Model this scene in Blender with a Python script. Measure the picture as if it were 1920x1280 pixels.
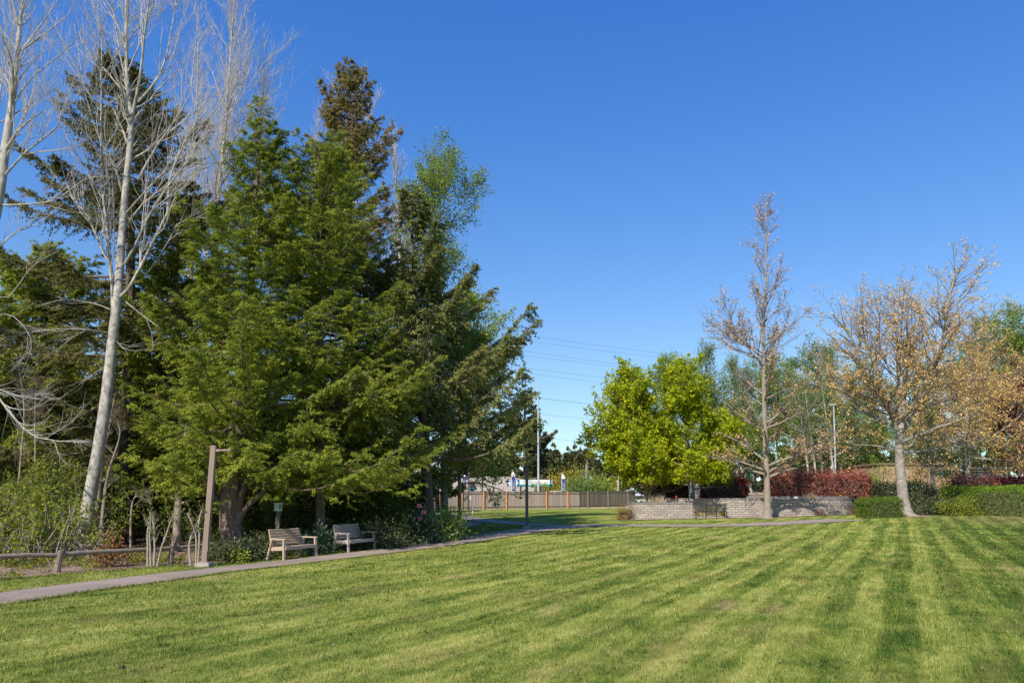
import bpy, bmesh, math, random
import numpy as np
from mathutils import Vector, Matrix
from mathutils.geometry import delaunay_2d_cdt

for o in list(bpy.data.objects): bpy.data.objects.remove(o)
S = bpy.context.scene
COL = S.collection
R = math.radians

# ---------------------------------------------------------------- camera
EYE = 1.65; PITCH = R(11.6); LENS = 26.0; F = 1920*LENS/36.0
cam = bpy.data.cameras.new('camera'); cam.lens = LENS; cam.sensor_width = 36; cam.clip_end = 3000; cam.clip_start = .1
co = bpy.data.objects.new('camera', cam); COL.objects.link(co)
co.location = (0, 0, EYE); co.rotation_euler = (R(90)+PITCH, 0, 0); S.camera = co

# ---------------------------------------------------------------- sky + sun
SUN_EL = R(41); SUN_AZ = R(28)          # azimuth: degrees left of straight behind the camera
sunv = Vector((-math.sin(SUN_AZ)*math.cos(SUN_EL), -math.cos(SUN_AZ)*math.cos(SUN_EL), math.sin(SUN_EL)))
W = bpy.data.worlds.new('World'); S.world = W; W.use_nodes = True
nt = W.node_tree; nt.nodes.clear()
sky = nt.nodes.new('ShaderNodeTexSky'); sky.sky_type = 'NISHITA'; sky.sun_disc = False
sky.sun_elevation = SUN_EL; sky.sun_rotation = math.atan2(sunv.x, sunv.y)
sky.altitude = 100; sky.air_density = 2.0; sky.dust_density = 0.0; sky.ozone_density = 5.0
tc_ = nt.nodes.new('ShaderNodeTexCoord'); va = nt.nodes.new('ShaderNodeVectorMath'); va.operation = 'ADD'; va.inputs[1].default_value = (0, 0, .11)   # lifts the pale band below the horizon
vn = nt.nodes.new('ShaderNodeVectorMath'); vn.operation = 'NORMALIZE'; nt.links.new(tc_.outputs['Generated'], va.inputs[0]); nt.links.new(va.outputs[0], vn.inputs[0]); nt.links.new(vn.outputs[0], sky.inputs[0])
gam = nt.nodes.new('ShaderNodeGamma'); gam.inputs[1].default_value = .88
hs = nt.nodes.new('ShaderNodeHueSaturation'); hs.inputs['Hue'].default_value = .526; hs.inputs['Saturation'].default_value = 1.5; hs.inputs['Value'].default_value = 1.0
bg = nt.nodes.new('ShaderNodeBackground'); bg.inputs[1].default_value = .15
wo = nt.nodes.new('ShaderNodeOutputWorld')
nt.links.new(sky.outputs[0], gam.inputs[0]); nt.links.new(gam.outputs[0], hs.inputs['Color']); nt.links.new(hs.outputs[0], bg.inputs[0]); nt.links.new(bg.outputs[0], wo.inputs[0])
sl = bpy.data.lights.new('sun', 'SUN'); sl.energy = 4.5; sl.angle = R(.5); sl.color = (1.0, .93, .82)
so = bpy.data.objects.new('sun', sl); COL.objects.link(so); so.rotation_euler = sunv.to_track_quat('Z', 'Y').to_euler()
S.view_settings.view_transform = 'Standard'; S.view_settings.look = 'None'
S.view_settings.exposure = 0.52; S.view_settings.gamma = 1
S.render.engine = 'CYCLES'
S.cycles.max_bounces = 6; S.cycles.diffuse_bounces = 3; S.cycles.transmission_bounces = 4; S.cycles.glossy_bounces = 2

# ---------------------------------------------------------------- terrain
def sstep(v, a, b):
    t = np.clip((v-a)/(b-a), 0, 1); return t*t*(3-2*t)
def H(x, y):
    x = np.asarray(x, float); y = np.asarray(y, float)
    dx = np.maximum(0, x+9)/10.0
    dy = np.where(y < 23, (y-23)/11.0, (y-23)/20.0)
    h = -.47*np.exp(-(dx*dx+dy*dy))
    h = h + .34*sstep(x, 6, 26)*sstep(y, 24, 46)
    h = h + .018*np.sin(x*.55+1.3)*np.sin(y*.43+.4)*sstep(y, 2, 10)
    h = h - 1.0*sstep(y, 87, 93)
    return h
def PX(px, py, Y):
    u = (px-960)/F; v = (640-py)/F; c, s = math.cos(PITCH), math.sin(PITCH)
    d = np.array((u, c-v*s, s+v*c)); d = d/d[1]*Y
    return np.array((d[0], Y, EYE+d[2]))
def G(px, py):
    lo = 3.0; Y = 3.0
    while Y < 400:
        p = PX(px, py, Y)
        if p[2] < H(p[0], p[1]): break
        lo = Y; Y *= 1.01
    for _ in range(30):
        m = (lo+Y)/2; p = PX(px, py, m)
        if p[2] < H(p[0], p[1]): Y = m
        else: lo = m
    p = PX(px, py, Y); p[2] = float(H(p[0], p[1])); return p
def GD(px, Y):                # ground point under image column px at distance Y (as the column stands at the horizon)
    p = PX(px, 930, Y); return np.array((p[0], Y, float(H(p[0], Y))))

# ---------------------------------------------------------------- mesh + tagging helpers
def wloc(o):
    v = np.zeros(3)
    while o is not None: v = v+np.array(o.location); o = o.parent
    return v
def mk(name, V, Fc, mat, parent=None, v=None, smooth=False, uv=None, local=False, mat2=None, n2=0):
    """V (N,3), Fc (M,3|4) int array, v per-face value, uv per-vertex"""
    V = np.asarray(V, np.float64); Fc = np.asarray(Fc, np.int64)
    if parent is not None and not local: V = V - wloc(parent)
    me = bpy.data.meshes.new(name); k = Fc.shape[1]
    me.vertices.add(len(V)); me.vertices.foreach_set('co', V.astype(np.float32).ravel())
    me.loops.add(Fc.size); me.loops.foreach_set('vertex_index', Fc.astype(np.int32).ravel())
    me.polygons.add(len(Fc)); me.polygons.foreach_set('loop_start', np.arange(0, Fc.size, k, dtype=np.int32))
    me.polygons.foreach_set('loop_total', np.full(len(Fc), k, np.int32))
    me.polygons.foreach_set('use_smooth', np.full(len(Fc), bool(smooth)))
    if v is not None:
        a = me.attributes.new('v', 'FLOAT', 'FACE'); a.data.foreach_set('value', np.asarray(v, np.float32))
    if uv is not None:
        l = me.uv_layers.new(name='UVMap'); l.data.foreach_set('uv', np.asarray(uv, np.float32)[Fc.ravel()].ravel())
    me.update(calc_edges=True)
    if mat: me.materials.append(mat)
    if mat2 is not None:
        me.materials.append(mat2); mi = np.zeros(len(Fc), np.int32); mi[n2:] = 1; me.polygons.foreach_set('material_index', mi)
    o = bpy.data.objects.new(name, me); COL.objects.link(o)
    if parent is not None: o.parent = parent
    return o
def tag(o, label=None, cat=None, group=None, kind=None):
    if label: o['label'] = label
    if cat: o['category'] = cat
    if group: o['group'] = group
    if kind: o['kind'] = kind
    return o
def thing(name, label, cat, loc=(0, 0, 0), rz=0, group=None):
    o = bpy.data.objects.new(name, None); COL.objects.link(o); o.location = tuple(float(a) for a in loc)
    o.rotation_euler = (0, 0, rz); o.empty_display_size = .3
    return tag(o, label, cat, group)
def dup(root, loc, rz=0, sc=1.0, label=None, group=None):
    r = root.copy(); COL.objects.link(r); r.location = tuple(float(a) for a in loc); r.rotation_euler = (0, 0, rz)
    r.scale = (sc, sc, sc) if not hasattr(sc, '__len__') else sc
    if label: r['label'] = label
    if group: r['group'] = group
    for ch in list(root.children):
        c = ch.copy(); COL.objects.link(c); c.parent = r
        for g in list(ch.children):
            d = g.copy(); COL.objects.link(d); d.parent = c
    return r
def cat_(parts):
    Vs, Fs, o = [], [], 0
    for V, Fc in parts:
        Vs.append(V); Fs.append(Fc+o); o += len(V)
    return np.vstack(Vs), np.vstack(Fs)
BOXF = np.array([(0,3,2,1),(4,5,6,7),(0,1,5,4),(1,2,6,5),(2,3,7,6),(3,0,4,7)])
def box(c, s, rot=None, taper=1.0):
    x, y, z = np.array(s)/2
    V = np.array([(-x,-y,-z),(x,-y,-z),(x,y,-z),(-x,y,-z),(-x*taper,-y*taper,z),(x*taper,-y*taper,z),(x*taper,y*taper,z),(-x*taper,y*taper,z)])
    if rot is not None:
        M = np.array(Matrix.Rotation(rot[0], 3, 'X').to_4x4().to_3x3()) if rot[0] else np.eye(3)
        if rot[1]: M = np.array(Matrix.Rotation(rot[1], 3, 'Y')) @ M
        if rot[2]: M = np.array(Matrix.Rotation(rot[2], 3, 'Z')) @ M
        V = V @ M.T
    return V+np.array(c), BOXF.copy()
def bar(a, b, w, t, up=(0, 0, 1)):
    """rectangular bar from a to b, width w (sideways) and thickness t"""
    a = np.array(a, float); b = np.array(b, float); d = b-a; d /= np.linalg.norm(d)
    s = np.cross(d, up); n = np.linalg.norm(s)
    s = np.array((1, 0, 0.)) if n < 1e-4 else s/n
    u = np.cross(s, d)
    V = [p+sx*s*w/2+ux*u*t/2 for p in (a, b) for sx, ux in ((-1,-1),(1,-1),(1,1),(-1,1))]
    return np.array(V), BOXF.copy()
def resample(pts, n):
    pts = np.asarray(pts, float); k = len(pts)
    # catmull-rom
    P = np.vstack([2*pts[0]-pts[1], pts, 2*pts[-1]-pts[-2]])
    t = np.linspace(0, k-1-1e-6, n); i = t.astype(int); f = (t-i)[:, None]
    p0, p1, p2, p3 = P[i], P[i+1], P[i+2], P[i+3]
    return .5*((2*p1)+(-p0+p2)*f+(2*p0-5*p1+4*p2-p3)*f**2+(-p0+3*p1-3*p2+p3)*f**3)
def nrm(a): return a/np.maximum(np.linalg.norm(a, axis=-1, keepdims=True), 1e-9)
def tubes(paths, radii, sides=4):
    paths = np.asarray(paths, float); radii = np.asarray(radii, float)
    if paths.ndim == 2: paths = paths[None]; radii = radii[None]
    N, P, _ = paths.shape
    T = nrm(np.gradient(paths, axis=1))
    ch = nrm(paths[:, -1]-paths[:, 0])
    ref = np.eye(3)[np.argmin(np.abs(ch), axis=1)][:, None, :]
    A = nrm(np.cross(T, ref)); B = np.cross(T, A)
    ang = np.arange(sides)*2*math.pi/sides
    V = paths[:, :, None, :]+radii[:, :, None, None]*(np.cos(ang)[None, None, :, None]*A[:, :, None, :]+np.sin(ang)[None, None, :, None]*B[:, :, None, :])
    idx = np.arange(N*P*sides).reshape(N, P, sides)
    a = idx[:, :-1]; b = idx[:, 1:]; a2 = np.roll(a, -1, 2); b2 = np.roll(b, -1, 2)
    Fc = np.stack([a, a2, b2, b], -1).reshape(-1, 4)
    return V.reshape(-1, 3), Fc
def leafquads(C, D, Nn, L, Wd):
    """rhombic leaves: C base point, D direction, Nn rough normal"""
    D = nrm(D); Sd = nrm(np.cross(D, Nn)); L = np.asarray(L)[:, None]; Wd = np.asarray(Wd)[:, None]
    V = np.stack([C, C+D*L*.45+Sd*Wd*.5, C+D*L, C+D*L*.45-Sd*Wd*.5], 1)
    return V.reshape(-1, 3), np.arange(len(C)*4).reshape(-1, 4)
def rdir(rng, n): return nrm(rng.normal(size=(n, 3)))
def interp(paths, idx, t):
    P = paths.shape[1]; f = np.clip(t, 0, .9999)*(P-1); i = f.astype(int); w = (f-i)[:, None]
    a = paths[idx, i]; b = paths[idx, i+1]
    return a*(1-w)+b*w, nrm(b-a)
def interpr(rad, idx, t):
    P = rad.shape[1]; f = np.clip(t, 0, .9999)*(P-1); i = f.astype(int); w = f-i
    return rad[idx, i]*(1-w)+rad[idx, i+1]*w
def grow(rng, par, prad, total, t0, t1, L, ang, up, P=6, jit=.12, rf=.55, rmin=.004, tipf=.25, curve=0.0):
    """children on parent polylines (chosen in proportion to parent length)"""
    plen = np.linalg.norm(np.diff(par, axis=1), axis=2).sum(1)
    idx = rng.choice(len(par), total, p=plen/plen.sum())
    t = rng.uniform(t0, t1, total)
    p0, T = interp(par, idx, t); r0 = np.maximum(interpr(prad, idx, t)*rf, rmin)
    pp = nrm(np.cross(T, rdir(rng, total))); a = ang*rng.uniform(.7, 1.25, total)
    d = nrm(np.cos(a)[:, None]*T+np.sin(a)[:, None]*pp)
    Ls = (L(t, plen[idx]) if callable(L) else np.full(total, L))*rng.uniform(.6, 1.25, total)
    out = [p0]
    for k in range(P-1):
        d = nrm(d+jit*rng.normal(size=d.shape)+np.array((0, 0, up)))
        out.append(out[-1]+d*(Ls/(P-1))[:, None])
    paths = np.stack(out, 1)
    rad = r0[:, None]*np.linspace(1, tipf, P)[None]
    return paths, rad

# ---------------------------------------------------------------- materials
def newmat(name):
    m = bpy.data.materials.new(name); m.use_nodes = True; m.node_tree.nodes.clear(); return m, m.node_tree
def N(nt, typ, **kw):
    n = nt.nodes.new(typ)
    for k, val in kw.items():
        if k.startswith('i_'):
            key = k[2:]; key = int(key) if key.isdigit() else key.replace('_', ' ')
            n.inputs[key].default_value = val
        else: setattr(n, k, val)
    return n
def ramp(nt, stops, interp='LINEAR'):
    r = nt.nodes.new('ShaderNodeValToRGB'); r.color_ramp.interpolation = interp; e = r.color_ramp.elements
    while len(e) > 1: e.remove(e[-1])
    e[0].position = stops[0][0]; e[0].color = (*stops[0][1], 1) if len(stops[0][1]) == 3 else stops[0][1]
    for p, c in stops[1:]:
        x = e.new(p); x.color = (*c, 1)
    return r
def leafmat(name, stops, trans=.3, gloss=0.0):
    m, nt = newmat(name)
    a = N(nt, 'ShaderNodeAttribute', attribute_name='v')
    r = ramp(nt, stops); nt.links.new(a.outputs['Fac'], r.inputs[0])
    d = N(nt, 'ShaderNodeBsdfDiffuse'); t = N(nt, 'ShaderNodeBsdfTranslucent'); mx = N(nt, 'ShaderNodeMixShader', i_0=trans)
    nt.links.new(r.outputs[0], d.inputs[0]); nt.links.new(r.outputs[0], t.inputs[0])
    nt.links.new(d.outputs[0], mx.inputs[1]); nt.links.new(t.outputs[0], mx.inputs[2]); last = mx
    if gloss:
        g = N(nt, 'ShaderNodeBsdfGlossy', i_1=.45); g.inputs[0].default_value = (.8, .8, .8, 1); m2 = N(nt, 'ShaderNodeMixShader', i_0=gloss)
        nt.links.new(mx.outputs[0], m2.inputs[1]); nt.links.new(g.outputs[0], m2.inputs[2]); last = m2
    o = N(nt, 'ShaderNodeOutputMaterial'); nt.links.new(last.outputs[0], o.inputs[0]); return m
def surf(name, c1, c2=None, scale=8, rough=.85, stretch=(1, 1, 1), bump=.0, c3=None, metal=0.0, detail=5, coord='Object'):
    m, nt = newmat(name); b = N(nt, 'ShaderNodeBsdfPrincipled', i_Roughness=rough, i_Metallic=metal)
    tc = N(nt, 'ShaderNodeTexCoord'); mp = N(nt, 'ShaderNodeMapping'); mp.inputs['Scale'].default_value = stretch
    nt.links.new(tc.outputs[coord], mp.inputs[0])
    nz = N(nt, 'ShaderNodeTexNoise', i_Scale=scale, i_Detail=detail, i_Roughness=.65); nt.links.new(mp.outputs[0], nz.inputs['Vector'])
    c2 = c2 or tuple(x*.8 for x in c1)
    st = [(.32, c1), (.68, c2)] if c3 is None else [(.3, c1), (.5, c2), (.68, c3)]
    r = ramp(nt, st); nt.links.new(nz.outputs['Fac'], r.inputs[0]); nt.links.new(r.outputs[0], b.inputs['Base Color'])
    if bump:
        bp = N(nt, 'ShaderNodeBump', i_Strength=bump, i_Distance=.02); nt.links.new(nz.outputs['Fac'], bp.inputs['Height']); nt.links.new(bp.outputs[0], b.inputs['Normal'])
    o = N(nt, 'ShaderNodeOutputMaterial'); nt.links.new(b.outputs[0], o.inputs[0]); return m

M = {}
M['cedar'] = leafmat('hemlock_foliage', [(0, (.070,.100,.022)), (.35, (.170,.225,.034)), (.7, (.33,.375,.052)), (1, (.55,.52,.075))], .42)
M['hemlock2'] = leafmat('dark_conifer_foliage', [(0, (.07,.075,.03)), (.5, (.155,.155,.05)), (1, (.30,.26,.085))], .35)
M['leftcon'] = leafmat('olive_conifer_foliage', [(0, (.11,.145,.03)), (.5, (.27,.32,.05)), (1, (.50,.50,.08))], .45)
M['spruce'] = leafmat('brownish_spruce_foliage', [(0, (.12,.115,.042)), (.45, (.25,.225,.075)), (.8, (.40,.30,.13)), (1, (.52,.32,.15))], .4)
M['spruce2'] = leafmat('spruce_foliage', [(0, (.09,.10,.036)), (.5, (.19,.21,.062)), (.85, (.32,.32,.09)), (1, (.42,.34,.13))], .38)
M['alder'] = leafmat('alder_leaves', [(0, (.12,.18,.035)), (.6, (.24,.33,.055)), (1, (.42,.48,.085))], .45)
M['alderback'] = leafmat('loose_spring_leaves', [(0, (.12,.18,.06)), (.5, (.20,.29,.075)), (.85, (.29,.35,.10)), (1, (.38,.30,.13))], .4)
M['maple'] = leafmat('maple_leaves', [(0, (.15,.21,.013)), (.4, (.32,.40,.018)), (.75, (.52,.55,.024)), (1, (.68,.60,.035))], .45)
M['oakbud'] = leafmat('oak_orange_leaves', [(0, (.52,.32,.11)), (.5, (.78,.50,.17)), (1, (.88,.66,.28))], .40)
M['rustbud'] = leafmat('rust_buds', [(0, (.42,.26,.13)), (.5, (.62,.40,.21)), (1, (.72,.52,.30))], .3)
M['yellowbush'] = leafmat('yellow_spring_leaves', [(0, (.16,.16,.03)), (.5, (.34,.29,.05)), (1, (.55,.43,.08))], .3)
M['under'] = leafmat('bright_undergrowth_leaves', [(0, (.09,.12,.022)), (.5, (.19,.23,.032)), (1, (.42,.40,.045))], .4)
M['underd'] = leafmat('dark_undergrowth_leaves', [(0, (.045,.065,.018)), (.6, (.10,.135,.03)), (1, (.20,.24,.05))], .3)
M['bushdk'] = leafmat('shrub_dark_leaves', [(0, (.05,.065,.025)), (.6, (.11,.13,.045)), (1, (.20,.20,.07))], .25, .04)
M['rhodo'] = leafmat('rhododendron_leaves', [(0, (.09,.14,.03)), (.5, (.22,.30,.05)), (1, (.60,.62,.06))], .35, .06)
M['rhodod'] = leafmat('rhododendron_dark_leaves', [(0, (.035,.07,.035)), (.6, (.07,.12,.05)), (1, (.14,.20,.07))], .2, .06)
M['pink'] = leafmat('pink_petals', [(0, (.55,.16,.26)), (1, (.80,.38,.46))], .2)
M['photinia'] = leafmat('photinia_red_leaves', [(0, (.17,.06,.04)), (.4, (.34,.095,.065)), (.7, (.46,.16,.10)), (1, (.27,.27,.09))], .3, .04)
M['photiniad'] = leafmat('photinia_dark_leaves', [(0, (.10,.03,.022)), (.5, (.22,.05,.035)), (.85, (.38,.08,.05)), (1, (.14,.14,.05))], .3)
M['plum'] = leafmat('plum_purple_leaves', [(0, (.08,.018,.025)), (1, (.20,.045,.055))], .25)
M['boxhedge'] = leafmat('box_hedge_leaves', [(0, (.06,.105,.016)), (.6, (.13,.20,.028)), (1, (.24,.31,.05))], .3)
M['hedgetop'] = leafmat('clipped_hedge_leaves', [(0, (.09,.15,.018)), (.6, (.165,.26,.03)), (1, (.27,.37,.045))], .3)
M['varieg'] = leafmat('yellow_green_shrub_leaves', [(0, (.09,.11,.02)), (.5, (.20,.23,.035)), (1, (.42,.42,.06))], .25)
M['farcon'] = leafmat('far_evergreen_needles', [(0, (.08,.09,.042)), (.6, (.145,.15,.065)), (1, (.24,.22,.09))], .25)
M['redbush'] = leafmat('reddish_sprout_leaves', [(0, (.12,.09,.03)), (.5, (.26,.12,.06)), (1, (.38,.20,.10))], .2)
M['straw'] = leafmat('dry_grass_tuft', [(0, (.35,.28,.16)), (1, (.55,.45,.28))], .2)
M['gold'] = leafmat('golden_flowers', [(0, (.55,.38,.03)), (1, (.75,.6,.05))], .2)
M['redfl'] = leafmat('red_flower_petals', [(0, (.7,.04,.05)), (1, (.85,.15,.15))], .1)
M['barkdk'] = surf('dark_bark', (.055,.042,.03), (.13,.10,.075), 9, .95, (1, 1, .25), .6)
M['barkbr'] = surf('red_brown_bark', (.10,.06,.04), (.22,.16,.12), 9, .95, (1, 1, .2), .7)
M['barkwt'] = surf('pale_poplar_bark', (.13,.115,.095), (.36,.32,.265), 4, .85, (1.6, 1.6, 1.0), .5, c3=(.54,.49,.42), detail=8)
M['twigwt'] = surf('pale_twigs', (.54,.48,.42), (.42,.37,.32), 3, .85)
M['barkgy'] = surf('grey_brown_bark', (.33,.27,.20), (.20,.16,.12), 6, .9, (1, 1, .5), .5)
M['barkoak'] = surf('silver_barked_oak', (.12,.10,.08), (.27,.23,.185), 3.2, .9, (1, 1, 2.4), .7, c3=(.40,.35,.285), detail=8)
M['twigbr'] = surf('brown_twigs', (.20,.15,.105), (.13,.10,.07), 3, .9)
M['soil'] = surf('bark_mulch', (.10,.062,.04), (.30,.20,.14), 14, 1.0, (1, 1, 1), 1.0, c3=(.20,.125,.085), detail=8)
M['wood'] = surf('weathered_bench_wood', (.47,.35,.25), (.38,.28,.195), 5, .8, (1, 8, 8), .15)
M['woodg'] = surf('grey_bench_wood', (.42,.36,.31), (.33,.285,.245), 5, .8, (1, 8, 8), .15)
M['log'] = surf('weathered_log', (.26,.20,.15), (.15,.115,.085), 6, .9, (1, 1, 1), .4)
M['stub'] = surf('pruned_stem_bark', (.38,.32,.25), (.26,.215,.165), 5, .9)
M['bronze'] = surf('bronze_painted_metal', (.26,.18,.135), (.22,.155,.115), 3, .55)
M['concrete'] = surf('concrete', (.42,.34,.27), (.33,.27,.22), 8, .95, bump=.3)
M['blackm'] = surf('black_metal', (.022,.022,.025), (.035,.035,.038), 5, .5)
M['galv'] = surf('galvanised_pole', (.55,.57,.60), (.48,.50,.53), 2, .4, metal=.3)
M['darkpole'] = surf('dark_brown_pole', (.16,.115,.09), (.12,.09,.07), 3, .6)
M['white'] = surf('white_paint', (.78,.78,.77), (.72,.72,.71), 3, .5)
M['orangew'] = surf('orange_stained_wood', (.62,.27,.08), (.50,.21,.06), 6, .8)
M['navy'] = surf('navy_flag_cloth', (.022,.035,.13), (.03,.045,.16), 3, .8)
M['teal'] = surf('teal_sign', (.0,.26,.25), (.0,.24,.23), 2, .5)
M['blue'] = surf('blue_sign', (.015,.06,.45), (.015,.055,.42), 2, .5)
M['ink'] = surf('black_lettering', (.02,.02,.02), (.025,.025,.025), 2, .6)
M['red'] = surf('red_paint', (.50,.05,.03), (.42,.04,.03), 3, .6)
M['green'] = surf('green_sign', (.0,.16,.08), (.0,.14,.07), 2, .5)
M['roofsh'] = surf('tan_shingles', (.36,.30,.23), (.30,.25,.19), 14, .95, (1, 1, 3), .2)
M['roofor'] = surf('orange_roof', (.60,.17,.06), (.50,.14,.05), 5, .8)
M['roofgy'] = surf('grey_roof', (.50,.50,.50), (.44,.44,.45), 5, .8)
M['tanwall'] = surf('tan_stucco', (.42,.28,.17), (.36,.24,.15), 2, .95)
M['brownroof'] = surf('brown_roof', (.07,.06,.04), (.09,.075,.05), 10, .95)
M['darkglass'] = surf('dark_window_glass', (.03,.04,.04), (.05,.055,.05), 2, .15)
M['rock'] = surf('pale_rock', (.6,.58,.54), (.45,.43,.40), 6, .9)
M['wire'] = surf('power_line_cable', (.16,.19,.25), (.16,.19,.25), 1, .8)

def path_material():
    m, nt = newmat('asphalt_path'); b = N(nt, 'ShaderNodeBsdfPrincipled', i_Roughness=.95)
    tc = N(nt, 'ShaderNodeTexCoord')
    n1 = N(nt, 'ShaderNodeTexNoise', i_Scale=60, i_Detail=6, i_Roughness=.8); n2 = N(nt, 'ShaderNodeTexNoise', i_Scale=.9, i_Detail=4)
    nt.links.new(tc.outputs['Object'], n1.inputs['Vector']); nt.links.new(tc.outputs['Object'], n2.inputs['Vector'])
    r1 = ramp(nt, [(.3, (.26,.195,.145)), (.7, (.40,.31,.24))]); nt.links.new(n1.outputs['Fac'], r1.inputs[0])
    r2 = ramp(nt, [(.35, (.74,.74,.75)), (.65, (1, 1, 1))]); nt.links.new(n2.outputs['Fac'], r2.inputs[0])
    mx = N(nt, 'ShaderNodeMix', data_type='RGBA', blend_type='MULTIPLY'); mx.inputs[0].default_value = 1
    nt.links.new(r1.outputs[0], mx.inputs[6]); nt.links.new(r2.outputs[0], mx.inputs[7]); nt.links.new(mx.outputs[2], b.inputs['Base Color'])
    wn = N(nt, 'ShaderNodeTexNoise', i_Scale=2.5, i_Detail=4); nt.links.new(tc.outputs['Object'], wn.inputs['Vector'])
    va2 = N(nt, 'ShaderNodeVectorMath', operation='ADD'); nt.links.new(tc.outputs['Object'], va2.inputs[0]); nt.links.new(wn.outputs['Color'], va2.inputs[1])
    vo = N(nt, 'ShaderNodeTexVoronoi', feature='DISTANCE_TO_EDGE', i_Scale=.45); nt.links.new(va2.outputs[0], vo.inputs['Vector'])
    cr = ramp(nt, [(0.0, (.45, .42, .40)), (.010, (1, 1, 1))]); nt.links.new(vo.outputs['Distance'], cr.inputs[0])
    mc = N(nt, 'ShaderNodeMix', data_type='RGBA', blend_type='MULTIPLY'); mc.inputs[0].default_value = .8; nt.links.new(mx.outputs[2], mc.inputs[6]); nt.links.new(cr.outputs[0], mc.inputs[7]); nt.links.new(mc.outputs[2], b.inputs['Base Color'])
    bp = N(nt, 'ShaderNodeBump', i_Strength=.4, i_Distance=.01); nt.links.new(n1.outputs['Fac'], bp.inputs['Height']); nt.links.new(bp.outputs[0], b.inputs['Normal'])
    o = N(nt, 'ShaderNodeOutputMaterial'); nt.links.new(b.outputs[0], o.inputs[0]); return m
M['path'] = path_material()

MOW = R(27.5)   # direction of the mowing stripes
def lawn_material(name, blades):
    m, nt = newmat(name); L = nt.links.new
    geo = N(nt, 'ShaderNodeNewGeometry')
    mp = N(nt, 'ShaderNodeMapping', vector_type='POINT'); mp.inputs['Rotation'].default_value = (0, 0, MOW)  # -> x across stripes, y along
    L(geo.outputs['Position'], mp.inputs[0])
    # slow warp of the stripes
    warp = N(nt, 'ShaderNodeTexNoise', i_Scale=.10, i_Detail=2); L(mp.outputs[0], warp.inputs['Vector'])
    wm = N(nt, 'ShaderNodeMath', operation='MULTIPLY_ADD'); wm.inputs[1].default_value = 1.1; wm.inputs[2].default_value = -.55; L(warp.outputs['Fac'], wm.inputs[0])
    sx = N(nt, 'ShaderNodeSeparateXYZ'); L(mp.outputs[0], sx.inputs[0])
    ad = N(nt, 'ShaderNodeMath', operation='ADD'); L(sx.outputs['X'], ad.inputs[0]); L(wm.outputs[0], ad.inputs[1])
    fr = N(nt, 'ShaderNodeMath', operation='MULTIPLY'); fr.inputs[1].default_value = 2*math.pi/.86; L(ad.outputs[0], fr.inputs[0])
    sn = N(nt, 'ShaderNodeMath', operation='SINE'); L(fr.outputs[0], sn.inputs[0])
    fr2 = N(nt, 'ShaderNodeMath', operation='MULTIPLY'); fr2.inputs[1].default_value = 2*math.pi/2.37; L(ad.outputs[0], fr2.inputs[0]); sn2 = N(nt, 'ShaderNodeMath', operation='SINE'); L(fr2.outputs[0], sn2.inputs[0])
    sm = N(nt, 'ShaderNodeMath', operation='MULTIPLY_ADD'); sm.inputs[1].default_value = .35; L(sn2.outputs[0], sm.inputs[0]); tq = N(nt, 'ShaderNodeMath', operation='MULTIPLY'); tq.inputs[1].default_value = 1.6; L(sn.outputs[0], tq.inputs[0]); th = N(nt, 'ShaderNodeMath', operation='TANH'); L(tq.outputs[0], th.inputs[0]); L(th.outputs[0], sm.inputs[2]); sn = sm
    # long streaks along the mowing direction
    m2 = N(nt, 'ShaderNodeMapping'); m2.inputs['Scale'].default_value = (2.2, .22, 1); L(mp.outputs[0], m2.inputs[0])
    st = N(nt, 'ShaderNodeTexNoise', i_Scale=1.0, i_Detail=5, i_Roughness=.6); L(m2.outputs[0], st.inputs['Vector'])
    m3 = N(nt, 'ShaderNodeMapping'); m3.inputs['Scale'].default_value = (1, .5, 1); L(mp.outputs[0], m3.inputs[0])
    pt = N(nt, 'ShaderNodeTexNoise', i_Scale=.55, i_Detail=6, i_Roughness=.65); L(m3.outputs[0], pt.inputs['Vector'])
    fine = N(nt, 'ShaderNodeTexNoise', i_Scale=5, i_Detail=9, i_Roughness=.85); L(mp.outputs[0], fine.inputs['Vector'])
    # stripes are stronger on the right side of the lawn
    sp = N(nt, 'ShaderNodeSeparateXYZ'); L(geo.outputs['Position'], sp.inputs[0])
    rt = N(nt, 'ShaderNodeMapRange', interpolation_type='SMOOTHSTEP'); rt.inputs['From Min'].default_value = -5; rt.inputs['From Max'].default_value = 6
    rt.inputs['To Min'].default_value = .006; rt.inputs['To Max'].default_value = .075; L(sp.outputs['X'], rt.inputs['Value'])
    a1 = N(nt, 'ShaderNodeMath', operation='MULTIPLY'); L(sn.outputs[0], a1.inputs[0]); L(rt.outputs[0], a1.inputs[1])
    def mad(src, k, c, prev):
        q = N(nt, 'ShaderNodeMath', operation='MULTIPLY_ADD'); q.inputs[1].default_value = k; q.inputs[2].default_value = c; L(src, q.inputs[0])
        z = N(nt, 'ShaderNodeMath', operation='ADD'); L(q.outputs[0], z.inputs[0]); L(prev, z.inputs[1]); return z.outputs[0]
    fr3 = N(nt, 'ShaderNodeMath', operation='MULTIPLY'); fr3.inputs[1].default_value = 2*math.pi/.287; L(ad.outputs[0], fr3.inputs[0]); sn3 = N(nt, 'ShaderNodeMath', operation='SINE'); L(fr3.outputs[0], sn3.inputs[0])
    m6 = N(nt, 'ShaderNodeMapping'); m6.inputs['Scale'].default_value = (7, .4, 1); L(mp.outputs[0], m6.inputs[0]); st2 = N(nt, 'ShaderNodeTexNoise', i_Scale=1.0, i_Detail=4, i_Roughness=.6); L(m6.outputs[0], st2.inputs['Vector'])
    f = mad(st2.outputs['Fac'], .5, -.25, a1.outputs[0]); f = mad(sn3.outputs[0], .03, 0, f); f = mad(st.outputs['Fac'], .62, -.31, f); f = mad(pt.outputs['Fac'], .75, -.375, f)
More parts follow.
